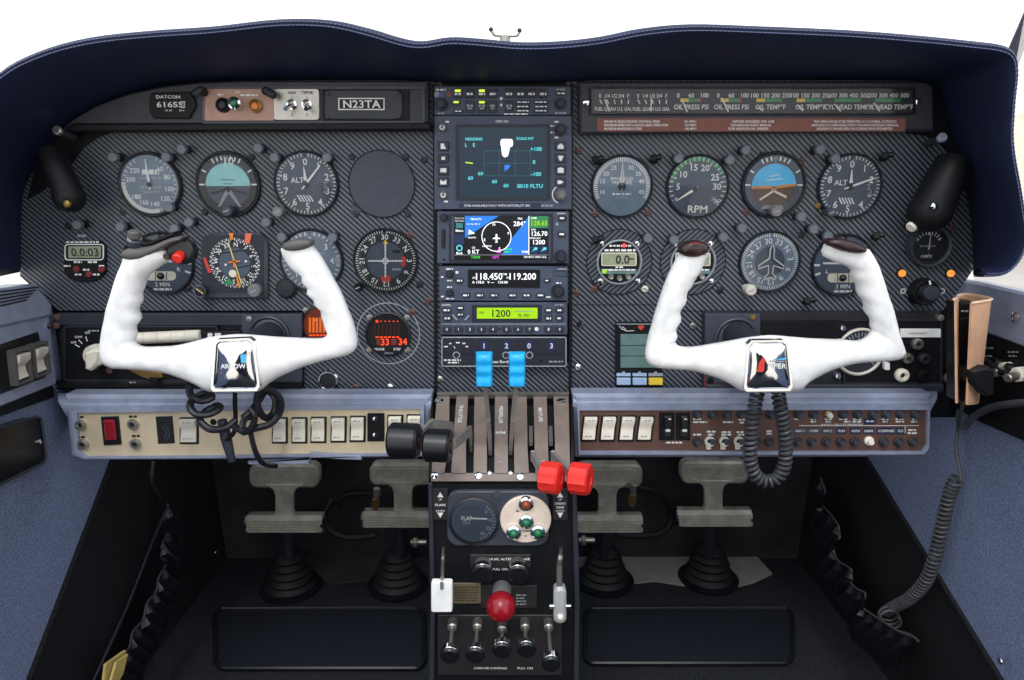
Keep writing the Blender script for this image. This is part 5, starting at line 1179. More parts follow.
special(828,414,'breaker with a pale ring in the upper row above the radio breaker print','brass'); special(868.5,440.5,'cream-buttoned breaker in the lower row among the black ones','cream')
for i,x in enumerate((711.5,726,740.5)):
    t=breaker(x,440,'breaker with a white collar tag, %s of three counting from the black toggles'%nth[i])
    b=B(); b.lathe(Y(-.043),x-1.5,441.5,[(5.2,-.002),(5.2,.002),(4.2,.0026),(3.2,.002)],'dirty_white',12); b.prism(Y(-.043),[(x-6,442),(x-1,443),(x-.5,449),(x-5.5,449.5)],.0015,0,'dirty_white',.0004); 
    me=b; o=me.build('collar_tag',t); o.data.transform(__import__('mathutils').Matrix.Translation((0,0,0)))
# bent lower lip of the pilot's panel
b=B(); b.prism(Y(-.042),[(248,461.5),(310,458.2),(311,452),(362,455),(362,459.5),(311,457.5),(309,463.5),(250,464)],.003,-.004,'blue_grey',.001); o=b.build('torn_lip',lt)

# ================================================================ THROTTLE QUADRANT
Ya,Yb,Yc=-.010,-.100,-.132
A_=Y(Ya).hit(502,393); B_=Y(Yb).hit(502,445); C_=Y(Yc).hit(502,480)
def qplane(p,q): d=(q-p).normalized(); n=V((0,d.z,-d.y)); n=n if n.y<0 else -n; return PL(p,n)
Q1=qplane(A_,B_); Q2=qplane(B_,C_)
quad=T('throttle_quadrant','grey-brown slotted throttle quadrant on top of the centre pedestal','throttle quadrant',V((-.011,-.07,.38)))
def strip_(b,x0t,x1t,x0b,x1b,x0c,x1c,m='quadrant'):
    """one finger of the slotted plate: top, bend, bottom"""
    th=.0025
    def row(pl,x0,x1,y): return [pl.pt(x0,y,0),pl.pt(x1,y,0),pl.pt(x1,y,-th),pl.pt(x0,y,-th)]
    rs=[row(Q1,x0t,x1t,396.5)]
    for u in(.33,.66): rs.append(row(Q1,x0t+(x0b-x0t)*u,x1t+(x1b-x1t)*u,396.5+(441-396.5)*u))
    rs+=[row(Q1,x0b,x1b,441.5),row(Q2,x0b,x1b,447.5),row(Q2,x0c,x1c,474)]
    b.loft(rs,m)
b=B()
tops=[(437,449.5),(456.6,468),(474.5,486.5),(495,507.8),(513.7,526.7),(533.5,546.7),(553.5,568.5)]
bend=[(433,449),(453,466),(474,486.8),(494.5,507.8),(514,527.5),(534.6,548),(555,569.5)]
bots=[(431.5,444),(451,466),(473.5,487),(494.5,508),(514.5,529),(535.5,549),(556,570.5)]
for (a,c,e) in zip(tops,bend,bots): strip_(b,*a,*c,*e)
def rowq(x0,x1,y,pl=Q2): return [pl.pt(x0,y,0),pl.pt(x1,y,0),pl.pt(x1,y,-.0025),pl.pt(x0,y,-.0025)]
b.loft([rowq(431.5,570.5,473),rowq(431,571,481)],'quadrant')
b.build('slotted_plate',quad,ang=25)
b=B()
for a,c,tx in((460.5,414,'T H R O T T L E'),(501,415,'P R O P E L L E R'),(540.5,415,'M I X T U R E')):
    b.text(Q1,a,c,tx.replace(' ',''),3,.0006,'ink',rot=R(-90)*0+90)
b.text(Q1,500.5,433,'RPM',3,.0006,'ink'); b.micro(Q2,498,503,462,1.2,.0006,'ink_dim',3); b.micro(Q2,537,545,461,1.6,.0006,'ink_dim',3); b.build('lettering',quad)
for x,y,pl in((439,401,Q1),(561.5,401,Q1),(434.5,475.5,Q2),(478.5,475.5,Q2),(520.5,476.5,Q2),(489.5,473,Q2),(510.5,473,Q2)):
    b=B(); r=2.2 if 485<x<515 else 3.6; b.lathe(pl,x,y,[(r,0),(r,.0012),(0,.0026)],'chrome',14); b.build('screw',quad)
# dark body below the slots, and pedestal
b=B(); th=-.016
def rb(pl,x0,x1,y,d): return [pl.pt(x0,y,d),pl.pt(x1,y,d)]
f=[Q1.pt(432,395,th),Q1.pt(573,395,th),Q1.pt(575,445,th),Q1.pt(429,445,th)]
b.add(f,[[0,1,2,3]],'ink_black'); g=[f[3],f[2],Q2.pt(574,478,-.004),Q2.pt(428,478,-.004)]; b.add(g,[[0,1,2,3]],'ink_black')
b.build('slot_well',quad)
b=B()
for x0,x1,xb in((431,433.5,428.5),(571,574,574)):
    rs=[]
    for pl,y in((Q1,395),(Q1,443),(Q2,447),(Q2,482)):
        w=(y-395)/87.; xx0=x0+(xb-x0 if x0<500 else 0)*w; xx1=xx0+2.6
        dd=-.03 if y<470 else -.004; y=min(y,480); rs.append([pl.pt(xx0,y,.0015),pl.pt(xx1,y,.0015),pl.pt(xx1,y,dd),pl.pt(xx0,y,dd)])
    b.loft(rs,'black')
b.loft([[Q1.pt(437,393,.002),Q1.pt(437,396,.002),Q1.pt(437,396,-.004),Q1.pt(437,393,-.004)],[Q1.pt(569,393,.002),Q1.pt(569,396,.002),Q1.pt(569,396,-.004),Q1.pt(569,393,-.004)]],'steel')
b.build('side_rail',quad)
# levers
def lever(name,label,cat,slot,knob,arm_m,kn,arc=True):
    t=T(name,label,cat,slot); b=B(); pts=[slot,slot.lerp(knob,.5)+V((0,0,.004)),knob]; 
    return t
def barl(b,a,c,w,th_,m):
    """flat bar from a to c: w tall, th_ thick along x"""
    d=(c-a).normalized(); X=V((1,0,0)); n=X.cross(d).normalized(); X=d.cross(n).normalized()
    rg=[]
    for p in(a,c): rg.append([p+n*w/2+X*th_/2,p+n*w/2-X*th_/2,p-n*w/2-X*th_/2,p-n*w/2+X*th_/2])
    b.loft(rg,m)
def drum(b,c,ax,r,l,m,seg=28,notch=0):
    ax=V(ax).normalized(); nx=ax.orthogonal().normalized(); ny=ax.cross(nx); rg=[]
    for u,k in((-.5,.86),(-.42,1),(.42,1),(.5,.86),(.5,.45),(.46,.43)):
        rr2=[]
        for i in range(seg):
            a=2*math.pi*i/seg; q=r*k*(1-(.07 if notch and i%(seg//notch)==0 else 0)); rr2.append(c+ax*l*u+(nx*math.cos(a)+ny*math.sin(a))*q)
        rg.append(rr2)
    b.loft(rg,m)
QT=Y(-.168)
k1=QT.hit(404.5,440.5); k2=QT.hit(438,445.5)
for slot,k,l,tail in((Q1.hit(452.5,437),k1,'throttle lever with large black drum knob, farther from the quadrant on the pilot\'s side',(448,437)),(Q1.hit(471,441),k2,'throttle lever with large black drum knob beside the slotted plate',(470,443))):
    t=T('throttle_lever',l,'lever',slot+V((0,.0,-.03)),'throttle levers')
    b=B(); p1=slot+Q1.n*.016; barl(b,slot-Q1.n*.013,p1,.010,.003,'lever'); e=V((k.x+.012,k.y+.004,k.z))
    if k is k1: m_=V((k.x+.024,-.128,k.z+.004)); barl(b,p1,m_,.010,.0035,'lever'); barl(b,m_,e,.010,.0035,'lever')
    else: barl(b,p1,e+V((.004,0,0)),.011,.0035,'lever')
    b.build('arm',t)
    b=B(); drum(b,k,(1,-.12,0),.0172 if k is k2 else .0182,.027 if k is k2 else .031,'black_gloss'); b.build('knob',t)
    b=B(); ax=V((1,-.12,0)).normalized(); kk=k+ax*.0138*(1 if k is k2 else 1.13); b.cyl(kk-ax*.0008,kk+ax*.0008,.0062,'burgundy',20); b.build('hub_disc',t)
QB=Y(-.120)
for slot,k,l in((Q1.hit(490.5,444),QB.hit(484.3,369),'propeller lever with ribbed bright blue knob, nearer the pilot'),(Q1.hit(510.3,444),QB.hit(517,369),'propeller lever with ribbed bright blue knob, nearer the copilot')):
    t=T('propeller_lever',l,'lever',slot+V((0,0,-.02)),'propeller levers'); b=B(); barl(b,slot-Q1.n*.013,slot.lerp(k,.35),.010,.0042,'lever'); barl(b,slot.lerp(k,.3),k+V((0,0,-.01)),.007,.0046,'lever'); b.build('arm',t)
    b=B(); w=.0089; rg=[]
    prof=[(-.0185,.0055),(-.0170,.0085),(-.0110,.0095),(-.0090,.0080),(-.0045,.0080),(-.0025,.0094),(.0015,.0094),(.0035,.0080),(.0075,.0080),(.0095,.0094),(.0140,.0092),(.0178,.0070),(.0188,.003)]
    for z_,d_ in prof: 
        r=[]
        for i in range(16):
            a=2*math.pi*i/16; ca,sa=math.cos(a),math.sin(a); r.append(k+V((w*math.copysign(abs(ca)**.35,ca),d_*math.copysign(abs(sa)**.5,sa),z_)))
        rg.append(r)
    b.loft(rg,'knob_blue'); b.build('knob',t,ang=50)
QR=Y(-.170)
for slot,k,l in((Q2.hit(531.5,452),QR.hit(551,477.5),'mixture lever with faceted red knob, nearer the slotted plate'),(Q2.hit(551.5,452),QR.hit(580.3,478.5),'mixture lever with faceted red knob, nearer the copilot')):
    t=T('mixture_lever',l,'lever',slot+V((0,0,-.03)),'mixture levers'); b=B(); p1=slot+V((.001,-.014,.001)); barl(b,slot-Q2.n*.011,p1,.012,.0035,'lever'); barl(b,p1,k+V((-.008,.006,0)),.010,.004,'lever'); b.build('arm',t)
    b=B(); drum(b,k,(1,-.42,.05),.0166,.021,'knob_red',24,12); b.build('knob',t)
    b=B(); s2=Q1.hit(slot.x/ (slot.x or 1)*0+ (531.5 if k.x<.05 else 551.5),428); barl(b,Q1.pt(531 if '477' in str(0) else (531 if k is not None and l.endswith('plate') else 550.5),424,-.006),Q1.pt(531 if l.endswith('plate') else 551,443,-.001),.006,.0044,'steel'); b.build('slot_link',t)

# ================================================================ CENTRE PEDESTAL
PP=Y(-.135)
ped=T('centre_pedestal','black centre pedestal below the throttle quadrant','pedestal',V((-.01,-.03,0)))
b=B(); p=[PP.hit(428.5,481.5),PP.hit(575,481.5)]; x0,x1=p[0].x,p[1].x; zt=p[0].z
x0b=PP.hit(432,680).x; x1b=PP.hit(577,680).x; zb=PP.hit(500,680).z
q2=[V((x0,-.135,zt-.003)),V((x1,-.135,zt-.003)),V((x1b,-.135,zb)),V((x1b,-.135,.0)),V((x0b,-.135,.0)),V((x0b,-.135,zb))]
bk=[V((v.x,.10,min(v.z,zt-.035))) for v in q2]
b.add(q2+bk,[[0,1,2,3,4,5],[11,10,9,8,7,6]]+[[i,(i+1)%6,6+(i+1)%6,6+i] for i in range(6)],'black'); b.build('body',ped)
b=B()
for xx in(430.5,574):
    c=PP; d=2 if xx>500 else 0
    b.prism(PP,[(xx-2.2,482),(xx+2.2,482),(xx+4+d*.3,560),(xx+5+d*.2,600),(xx+4+d*.3,680),(xx-1+d*.3,680),(xx+.4,600),(xx-.6,560)],.004,0,'satin',.001)
b.build('edge_trim',ped)
t=ped
b=B(); b.rr(PP,447.5,489,548.5,543.5,11,.006,-.001,'bezel',.0014,k=6); b.build('gauge_plate',ped)
for x,tx1,tx2 in((440.5,'FLAPS',None),(560,'LANDING','GEAR')):
    b=B()
    b.rr(PP,x-7.5,488,x+7.5,519,.8,.002,-.001,'placard_dark',.0004); b.poly(PP,x,494,[(-3,-2.5),(3,-2.5),(0,3)],.0024,'ink'); b.poly(PP,x,514,[(-3,2.5),(3,2.5),(0,-3)],.0024,'ink'); b.text(PP,x,498.5,'UP',1.8,.0024,'ink')
    b.fit(PP,x-5.5,x+5.5,504 if not tx2 else 502.5,tx1,2.3,.0024,'ink'); 
    if tx2: b.fit(PP,x-4,x+4,506.3,tx2,2.3,.0024,'ink')
    b.text(PP,x,509.8,'DOWN',1.7,.0024,'ink'); b.build('lever_placard',ped)
b=B(); b.rr(PP,470,553.5,531,566,1,.003,-.001,'placard_dark',.0005); b.fit(PP,483,530,557.5,'MANUAL ALTERNATE AIR',2.4,.0034,'ink'); b.text(PP,500,567.5,'PULL ON',2.4,.0034,'ink'); b.build('air_placard',ped)
b=B(); b.rr(PP,452,582.5,481,602.5,.8,.0022,-.001,'placard_brass',.0004)
for i in range(6): b.micro(PP,455,478,586+2.6*i,1,.0026,'placard_dark',i)
b.build('brass_placard',ped)
b=B(); b.rr(PP,481,585,537,607,.8,.0018,-.001,'placard_dark',.0004)
for i in range(4): b.micro(PP,516,526,594+3*i,1.2,.0023,'ink_dim',i)
b.build('mixture_placard',ped)
b=B(); b.rr(PP,438,614,562,674,1.5,.0024,-.001,'placard_dark',.0006); b.fit(PP,474,507,666.5,'CABIN AIR CONTROLS',2.2,.0028,'ink'); b.fit(PP,517,533,666.5,'PULL ON',2.2,.0028,'ink'); b.build('control_placard',ped)
b=B(); b.lathe(PP,497.5,492.8,[(5,.006),(4.6,.0072),(0,.0078)],'plate',6); b.build('hex_plug',ped)
# flap gauge
tt=T('flap_position_gauge','round grey flap gauge with dim needle on the pedestal','gauge',PP.pt(474.5,543,.006)); b=B(); b.lathe(PP,474.5,518,[(24.5,.005),(24.5,.008),(22.5,.0095),(21.5,.007)],'bezel_dark',40); b.build('bezel',tt)
b=B(); b.disc(PP,474.5,518,21.8,.0072,'dial',36); b.text(PP,467,515,'FLAP',4.2,.0076,'ink',sx=.8); b.text(PP,467,519.5,'DEG',3,.0076,'ink_dim',sx=.8)
for s_,a,r in(('0',50,15),('10',85,15),('25',118,15),('40',148,15)): b.dialtext(PP,474.5,518,[(s_,a)],r,3.4,.0076,'ink_dim')
b.ticks(PP,474.5,518,40,160,12,17.5,20.5,.8,.0076,'ink_dim'); b.build('dial_face',tt)
b=B(); b.rad(PP,472,514.5,92,0,15,1.4,.009,'ink'); b.build('needle',tt)
b=B(); b.lathe(PP,474.5,518,[(21.5,.0098),(10,.0104),(0,.0106)],'glass',32); b.build('glass_cover',tt)
# gear lights
tt=T('landing_gear_lights','round cream plate with one amber and three green gear lamps','indicator panel',PP.pt(525.5,541,.006)); b=B(); b.lathe(PP,525.5,516,[(24.3,.005),(24.3,.0078),(23.2,.009),(0,.009)],'gear_plate',44); b.text(PP,525.5,527,'DOWN',2.4,.0094,'ink_black'); b.text(PP,525.5,531.5,'&',2,.0094,'ink_black'); b.micro(PP,516,520,507,1.4,.0094,'ink_black',3); b.build('plate',tt)
for x,y,m in((525.8,499,'sealed_amber'),(526,516.6,'bulb_green'),(513.5,527.5,'bulb_green'),(537.5,527,'bulb_green')):
    b=B(); b.lathe(PP,x,y,[(7.2,.009),(7,.013),(5,.0145),(4.6,.012)],'chrome',26); b.build('lamp_ring',tt)
    b=B(); b.lathe(PP,x,y,[(4.7,.012),(4,.0155),(2,.018),(0,.0186)],m,20); b.build('lens',tt)
# pull knobs
def pull(name,label,cat,bx,by,kx,ky,kr,dy,group,kl=.010,rod=.0028,ferr=5,km='black_gloss',rim='chrome',shift=0):
    a=PP.pt(bx,by,.002); dr=ray(kx,ky); k=EYE+dr*((a.z-.004-EYE.z)/dr.z); q=Y(k.y); t=T(name,label,cat,V((k.x,a.y,min(a.z,k.z)-.01)),group)
    d=(k-a).normalized(); s=q.s(kx,ky)*kr
    b=B(); b.cyl(a,a+d*.014,ferr*PP.s(bx,by),'steel',16,bev=.0012); b.build('ferrule',t)
    b=B(); b.cyl(a+d*.005,k,rod,'steel',12); b.build('rod',t)
    u=V((0,-1,-.06)).normalized(); b=B(); b.cyl(k-u*.006,k+u*.003,s*.97,rim,26,bev=.001); b.build('knob_rim',t)
    b=B(); b.cyl(k+u*.0015,k+u*(kl-.003),s,km,26,r2=s*.94,bev=.0015); b.build('knob',t); return t
for bx,kx,ky,l in((483,482.5,572,'alternate air knob on the pilot\'s side, below the gauge plate'),(517,518,573,'alternate air knob on the copilot\'s side, below the gauge plate')):
    pull('alternate_air_knob','black-faced chrome '+l,'knob',bx,561,kx,ky,10.2,.022,'alternate air knobs',kl=.008,ferr=8,rod=.006)
lb=['nearest the pilot','second from the pilot\'s side','the middle one below the red ball','second from the copilot\'s side','nearest the copilot and lowest']
for (bx,by,kx,ky),o in zip(((453,619,450,653.5),(478,619,475.3,653),(502,621,502,648),(524.5,619,526.3,647.5),(548,619.5,551,661.5)),lb):
    pull('heater_control_knob','black push-pull knob on a steel rod, '+o,'knob',bx,by,kx,ky,9,.030,'push-pull knobs at the pedestal foot',kl=.009,rod=.0022,ferr=4.6)
# red ball
q=Y(-.175); tt=T('cowl_flap_knob','glossy dark red ball knob on grey stem in the middle of the pedestal','knob',PP.hit(502,622)); a=PP.hit(502,588); k=q.hit(501,606.5)
b=B(); b.cyl(a,k,.0105,'knob_grey',24,bev=.002); b.build('stem',tt); b=B(); b.ball(k,q.s(501,606.5)*14.2,'ball_red',28,16); b.build('ball',tt)
# flap handle and gear handle
q=Y(-.165); tt=T('flap_lever','thin steel flap lever ending in a white flat paddle','lever',q.hit(442,611)); b=B(); b.tube(spline([PP.pt(443.5,548,.0),q.hit(443,556),q.hit(442.5,566),q.hit(442,584)],6),.0018,'steel',8); b.build('stem',tt)
b=B(); b.rr(q,431.5,580,452.5,610.5,2.2,.004,-.003,'paper',.0012); b.build('paddle',tt); b=B(); b.rr(q,440.5,580,444,587,.6,.0052,.003,'knob_grey'); b.build('clip',tt)
tt=T('gear_lever','steel landing gear lever with clear rounded wheel-shaped handle','lever',q.hit(560,624)); b=B(); b.tube(spline([PP.pt(561,549,.0),q.hit(560.5,556),q.hit(559.5,566),q.hit(559.5,588)],6),[.0022]*6+[.003]*6+[.0034]*7,'steel',10); b.build('stem',tt)
b=B(); b.rr(q,553.5,585,566,621,5.5,.007,-.006,'wheel_clear',.003,k=6); b.build('handle',tt)
b=B(); c=q.pt(560,605,.002); b.cyl(c-V((.012,0,0)),c+V((.012,0,0)),.0028,'chrome',12,bev=.0006); b.build('cross_pin',tt); b=B(); b.ball(q.pt(560,613,.007),.0042,'off_white',12,8); b.build('end_button',tt)
# ================================================================ RUDDER PEDALS
def pedal(px0,px1,py0,py1,y,label,bx,by,sh=0):
    """upper pad and lower bar between picture rows; boot on the floor at bx,by"""
    q=Y(y); cx=(px0+px1)/2; t=T('rudder_pedal',label,'pedal',FL.hit(bx,by),'rudder pedals')
    w=px1-px0; H=py1-py0
    qt=Y(y+.012)
    b=B(); b.rr(qt,px0+3-sh,py0,px1-2-sh,py0+H*.34,8,.008,-.012,'pedal',.004,k=5); b.rframe(qt,px0+8-sh,py0+4.5,px1-7-sh,py0+H*.34-4.5,5,2,.0105,.007,'pedal'); b.build('toe_pad',t)
    b=B(); y0=py0+H*.30; y1=py1-H*.22; xs=[(cx-19,y0),(cx-11,y0+H*.08),(cx-9,y0+H*.16),(cx-9,y1-H*.08),(cx-13,y1),(cx-16,y1+3)]
    pts=[(x-sh*.6,yy) for x,yy in xs]+[(2*cx-x-sh*.6,yy) for x,yy in xs[::-1]]; b.prism(q,pts,.003,-.007,'pedal',.0015); b.build('neck',t)
    b=B(); yb0,yb1=py1-H*.25,py1
    qb=Y(y-.006); prof=[(yb0,-.012),(yb0,.002),(yb0+3,.008),(yb0+6,.0088),(yb1-3,.0088),(yb1,.003),(yb1,-.012)]
    b.loft([[qb.pt(x,yy,d) for yy,d in prof] for x in(px0+1,px0-1,px1-3,px1+1)],'pedal')
    for k in range(5):
        yy=yb0+3.5+k*(yb1-yb0-6)/4; p0=qb.pt(px0+3,yy,.0088);p1=qb.pt(px1-3,yy,.0088); b.tube([p0,p1],.0011,'pedal',6)
    fb=b.build('foot_bar',t)
    for xx in(px0-.5,px1+.5): b=B(); c=qb.pt(xx,(yb0+yb1)/2,0); b.cyl(c-V((.002,0,0)),c+V((.002,0,0)),.0095,'satin',14); b.build('end_cap',fb)
    g=FL.hit(bx,by); a=q.hit(cx,py1-4)
    b=B(); b.tube(spline([a+V((0,.012,0)),a.lerp(g,.5)+V((0,.012,.0)),g+V((0,.0,.02))],6),.0105,'satin',12); b.build('shank',t)
    b=B(); r0=.043; prof=[]
    for i in range(11):
        u=i/10; prof.append(((r0*(1-.55*u)+(.006 if i%2 else 0)),.004+.066*u))
    b.lathe(FL,0,0,[(r,d) for r,d in prof]+[(0,.08)],'rubber',24,sc=1,c=g); b.lathe(FL,0,0,[(.056,.003),(.056,.007),(.044,.008)],'vinyl',24,sc=1,c=g); b.build('boot',t)
    return t
pedal(247,322,463,532,.27,'worn metal pilot\'s rudder pedal nearest the cabin side, below the gold insert',291,588)
pedal(363,438,462,527,.27,'metal pilot\'s rudder pedal partly hidden by the centre pedestal',398,586,-4)
pedal(570,641,463,532,.27,'metal copilot\'s rudder pedal beside the centre pedestal and red knobs',604,582,-3)
pedal(677,750,460,526,.27,'metal copilot\'s rudder pedal behind the coiled cord loop',708,580)
# brake lines
def hose(pts,name,label,cat,r=.006,m='rubber'):
    b=B(); b.tube(spline([Y(y).hit(x,yy) for x,yy,y in pts],7),r,m,10); return tag(b.build(name),label,cat)
hose([(332,500,.33),(324,515,.31),(330,530,.30),(346,537,.30),(362,537,.30),(376,535,.30)],'brake_hose','black hose curving from the pilot\'s outer pedal to the inner one','hose')
hose([(340,508,.35),(342,498,.35),(352,494,.35),(372,494,.34),(386,498,.33)],'brake_hose','thin black hose arching behind the pilot\'s pedals','hose',.004)
hose([(637,488,.30),(655,492,.31),(668,505,.32),(671,520,.32),(662,532,.31),(640,536,.30),(616,534,.29)],'brake_hose','black hose looping beside the copilot\'s inner pedal','hose')
for px,py,l in((377,492,'on the pilot\'s inner pedal'),(634,488,'on the copilot\'s inner pedal')):
    q=Y(.255); t=T('hose_fitting','brass and steel hose fitting '+l,'fitting',q.hit(px,py+18)); b=B(); b.cyl(q.hit(px,py-4),q.hit(px-1,py+4),.006,'steel',10,bev=.001); b.build('upper_nut',t)
    b=B(); b.cyl(q.hit(px-1,py+6),q.hit(px-2,py+16),.0068,'brass',8,bev=.001); b.build('lower_nut',t); b=B(); b.cyl(q.hit(px,py-2),q.hit(px-2,py+18),.004,'steel',10); b.build('tube',t)
for px,py,l in((420,542,'under the pilot\'s inner pedal bar'),(588,540,'under the copilot\'s inner pedal bar')):
    q=Y(.25); t=T('pivot_bolt','pale steel pivot bolt '+l,'bolt',q.hit(px,py)); b=B(); a=q.hit(px,py); b.cyl(a-V((.016,0,0)),a+V((.012,0,0)),.005,'steel',12,bev=.001); b.build('shaft',t); b=B(); b.cyl(a-V((.012,0,0)),a-V((.004,0,0)),.009,'steel',6,bev=.001); b.build('nut',t)
# heel mats
def heelmat(p,label,rim):
    b=B(); t=T('heel_mat',label,'floor mat',FL.hit((p[0][0]+p[2][0])/2,(p[0][1]+p[2][1])/2)); b.prism(FL,p,.006,.0005,'mat_rubber',.002); b.build('pad',t)
    b=B(); b.tube([FL.pt(x,y,.0075) for x,y in p],.0038,rim,8,closed=True); b.build('raised_edge',t)
    b=B(); x0=min(a for a,_ in p);x1=max(a for a,_ in p); y0=min(a for _,a in p); y1=max(a for _,a in p)
    for i in range(16):
        for j in (.15,.9): 
            u=(i+1)/17; b.disc(FL,x0+12+(x1-x0-24)*u,y0+(y1-y0)*j,1.0,.0065,'satin',8)
    o=b.build('stud_pattern',t); o['kind']='stuff'
heelmat(rrp(585,612,792,667,9,5),'dark rubber heel mat with raised rim in the copilot\'s footwell','vinyl')
heelmat(rrp(216,612,424,672,9,5),'dark rubber heel mat with raised rim in the pilot\'s footwell','vinyl')
# floor edge tunnels and wavy vinyl covers on both kick panels
def cover(pts,edge,x,sg,label,name='vinyl_cover'):
    P=PL((x,0,0),(-sg,0,0)); t=T(name,label,'vinyl cover',V((x,P.hit(*pts[-1]).y,max(0.0,P.hit(*pts[-1]).z))))
    top=spline([P.hit(a,c) for a,c in pts],8); b=B(); rg=[]
    for i,p in enumerate(top):
        w=math.sin(i*.95); rg.append([p,p+V((-sg*(.004+.006*w),-.004,-.012)),p+V((-sg*(.010+.007*w),.01,-.035)),p+V((sg*.004,.03,-.075))])
    b.loft(rg,'vinyl',closed=False,caps=False); b.build('cover',t)
    b=B(); b.tube([p+V((-sg*.0015,-.001,.001)) for p in top],.0014,edge,6); b.build('edge_piping',t); return t
cover([(821,478),(826,492),(822,503),(834,518),(840,530),(834,545),(838,560),(852,570),(849,578),(856,588),(866,594),(863,606),(872,614),(884,622),(900,632),(916,638)],'cord_grey',.52,1,'black vinyl cover with wavy pale edge on the copilot\'s kick panel')
cover([(168,505),(164,518),(167,532),(161,548),(166,562),(158,578),(155,592),(146,604),(142,620),(132,632),(128,648),(116,662),(108,684)],'satin',-.52,-1,'black lumpy vinyl cover with wavy edge on the pilot\'s kick panel')
q=PL((-.569,0,0),(1,0,0)); b=B(); b.tube(spline([q.hit(165,512),q.hit(150,548),q.hit(130,600),q.hit(110,645),q.hit(93,682)],8),.0024,'satin',8); tag(b.build('cable'),'thin dark cable running down the pilot\'s kick panel','cable')
b=B(); b.tube(spline([Y(.06).hit(153,462),Y(.07).hit(152,482),q.hit(160,498),q.hit(168,506)],8),.0022,'cord_grey',8); tag(b.build('loose_wire'),'loose grey wire hanging below the gold switch panel','wire')
q=PL((-.513,0,0),(1,0,0)); t=T('folded_paper','yellowed folded paper tucked behind the vinyl cover by the pilot\'s feet','paper',q.hit(112,680))
b=B(); P_=[(104,680),(106,664),(120,654),(126,650),(127,658),(121,672),(116,684)]; b.prism(q,P_,.0,-.003,'parchment',.0008); b.prism(q,[(106,682),(112,662),(124,654),(119,674),(112,686)],.006,.003,'parchment',.0008); b.build('sheet',t)
for sg,px,py in((-1,215,564),):
    P=PL((-.5,0,0),(1,0,0))
# tunnel-side panels inside footwells
b=B(); 
# ================================================================ SIDE CONSOLES
LS=PL((-.560,0,0),(1,0,0)); RS=PL((.560,0,0),(-1,0,0))
t=T('side_console','blue-grey side console with two cream rockers beside the pilot','side console',LS.hit(20,400))
b=B(); b.prism(LS,[(-60,338),(49.5,316),(57,384),(-60,432)],0,-.03,'blue_grey',.002); b.build('housing',t)
b=B(); b.prism(LS,[(-60,296),(10,287),(32,284),(43,294),(50,304),(50,317),(-60,341)],.004,-.03,'blue_grey',.004); b.build('cap',t)
b=B()
for i in range(5): b.line(LS,-30,300+4.2*i-5,32-3.0*i+3,287+3.2*i,1.5,.0046,'ink_black')
b.build('defrost_slots',t)
b=B(); b.prism(LS,[(-60,364),(37,332),(46.5,371),(44.5,377),(-60,417)],.0012,-.002,'black_gloss'); b.build('inset_panel',t)
b=B(); b.prism(LS,[(-60,424),(57,386.5),(58,397),(-60,440)],-.004,-.03,'black',.001); b.build('shadow_gap',t)  # solid black strip standing in for the shade below the housing
for x,y in((47.5,326),(55.5,388)): b=B(); b.lathe(LS,x,y,[(2.6,0),(2.6,.0015),(0,.0028)],'chrome',12); b.build('screw',t)
for pts,l in(([(5,350.5),(21.5,346),(25.5,380),(9,386)],'cream paddle switch on the side console, farther from the panel'),([(24,344.5),(39.5,340.5),(43.5,373),(28,378.5)],'cream paddle switch on the side console, nearer the panel')):
    s=T('paddle_switch',l,'switch',LS.hit(pts[2][0],pts[2][1]),'paddle switches on the side console'); c=V((sum(p[0] for p in pts)/4,sum(p[1] for p in pts)/4))
    b=B(); i_=[(c.x+(x-c.x)*.74,c.y+(y-c.y)*.84) for x,y in pts]; b.frame(LS,pts,i_,.010,0,'grip_grey'); b.build('guard',s)
    b=B(); A=[(c.x+(x-c.x)*.66,c.y+(y-c.y)*.72) for x,y in pts]
    rg=[]
    for u,d in((0,.001),(.05,.013),(.28,.012),(.55,.005),(.8,.006),(1,.008),(1.02,.001)):
        l0=(A[0][0]+(A[3][0]-A[0][0])*u,A[0][1]+(A[3][1]-A[0][1])*u); r0=(A[1][0]+(A[2][0]-A[1][0])*u,A[1][1]+(A[2][1]-A[1][1])*u)
        rg.append([LS.pt(*l0,0),LS.pt(*l0,d),LS.pt(*r0,d),LS.pt(*r0,0)])
    b.loft(rg,'off_white'); b.build('paddle',s)
t=T('map_pocket','black door pocket with polished rim below the pilot\'s side console','pocket',LS.hit(20,480))
b=B(); pk=[(-60,444),(31,417.5),(37,418.5),(40,440),(42,458),(39,463),(-60,512)]; b.prism(LS,pk,.004,-.012,'black_gloss',.001); b.build('panel',t)
b=B(); b.tube([LS.pt(x,y,.005) for x,y in pk],.0017,'satin',8,closed=True); b.build('rim',t); b=B(); b.lathe(LS,35,442,[(2.6,.004),(2.4,.006),(0,.008)],'chrome',12); b.build('screw',t)
# copilot side
t=T('side_console','blue-grey side ledge above the black jack panel beside the copilot','side console',RS.hit(1000,380))
b=B(); b.prism(RS,[(947,277),(977,281.5),(1100,309),(1100,375),(990,335),(947,312)],.002,-.012,'blue_grey',.003); b.build('ledge',t)
b=B(); b.prism(RS,[(966,313),(990,331),(1100,372),(1100,475),(975,420),(944,402),(945,330)],.0,-.02,'black',.001); b.build('jack_panel',t)
b=B(); b.lathe(RS,1019,317,[(4.5,.003),(4.4,.005),(0,.0085)],'chrome',16); b.build('screw',t)
b=B(); b.micro(RS,1008,1019,352,1.6,.0006,'ink_dim',3); b.micro(RS,1009,1017,356,1.6,.0006,'ink_dim',4); b.micro(RS,984,994,348,1.6,.0006,'ink_dim',5); b.micro(RS,982,994,356,1.6,.0006,'ink_dim',6); b.line(RS,984,365,1005,374,.8,.0006,'ink_dim'); b.build('lettering',t)
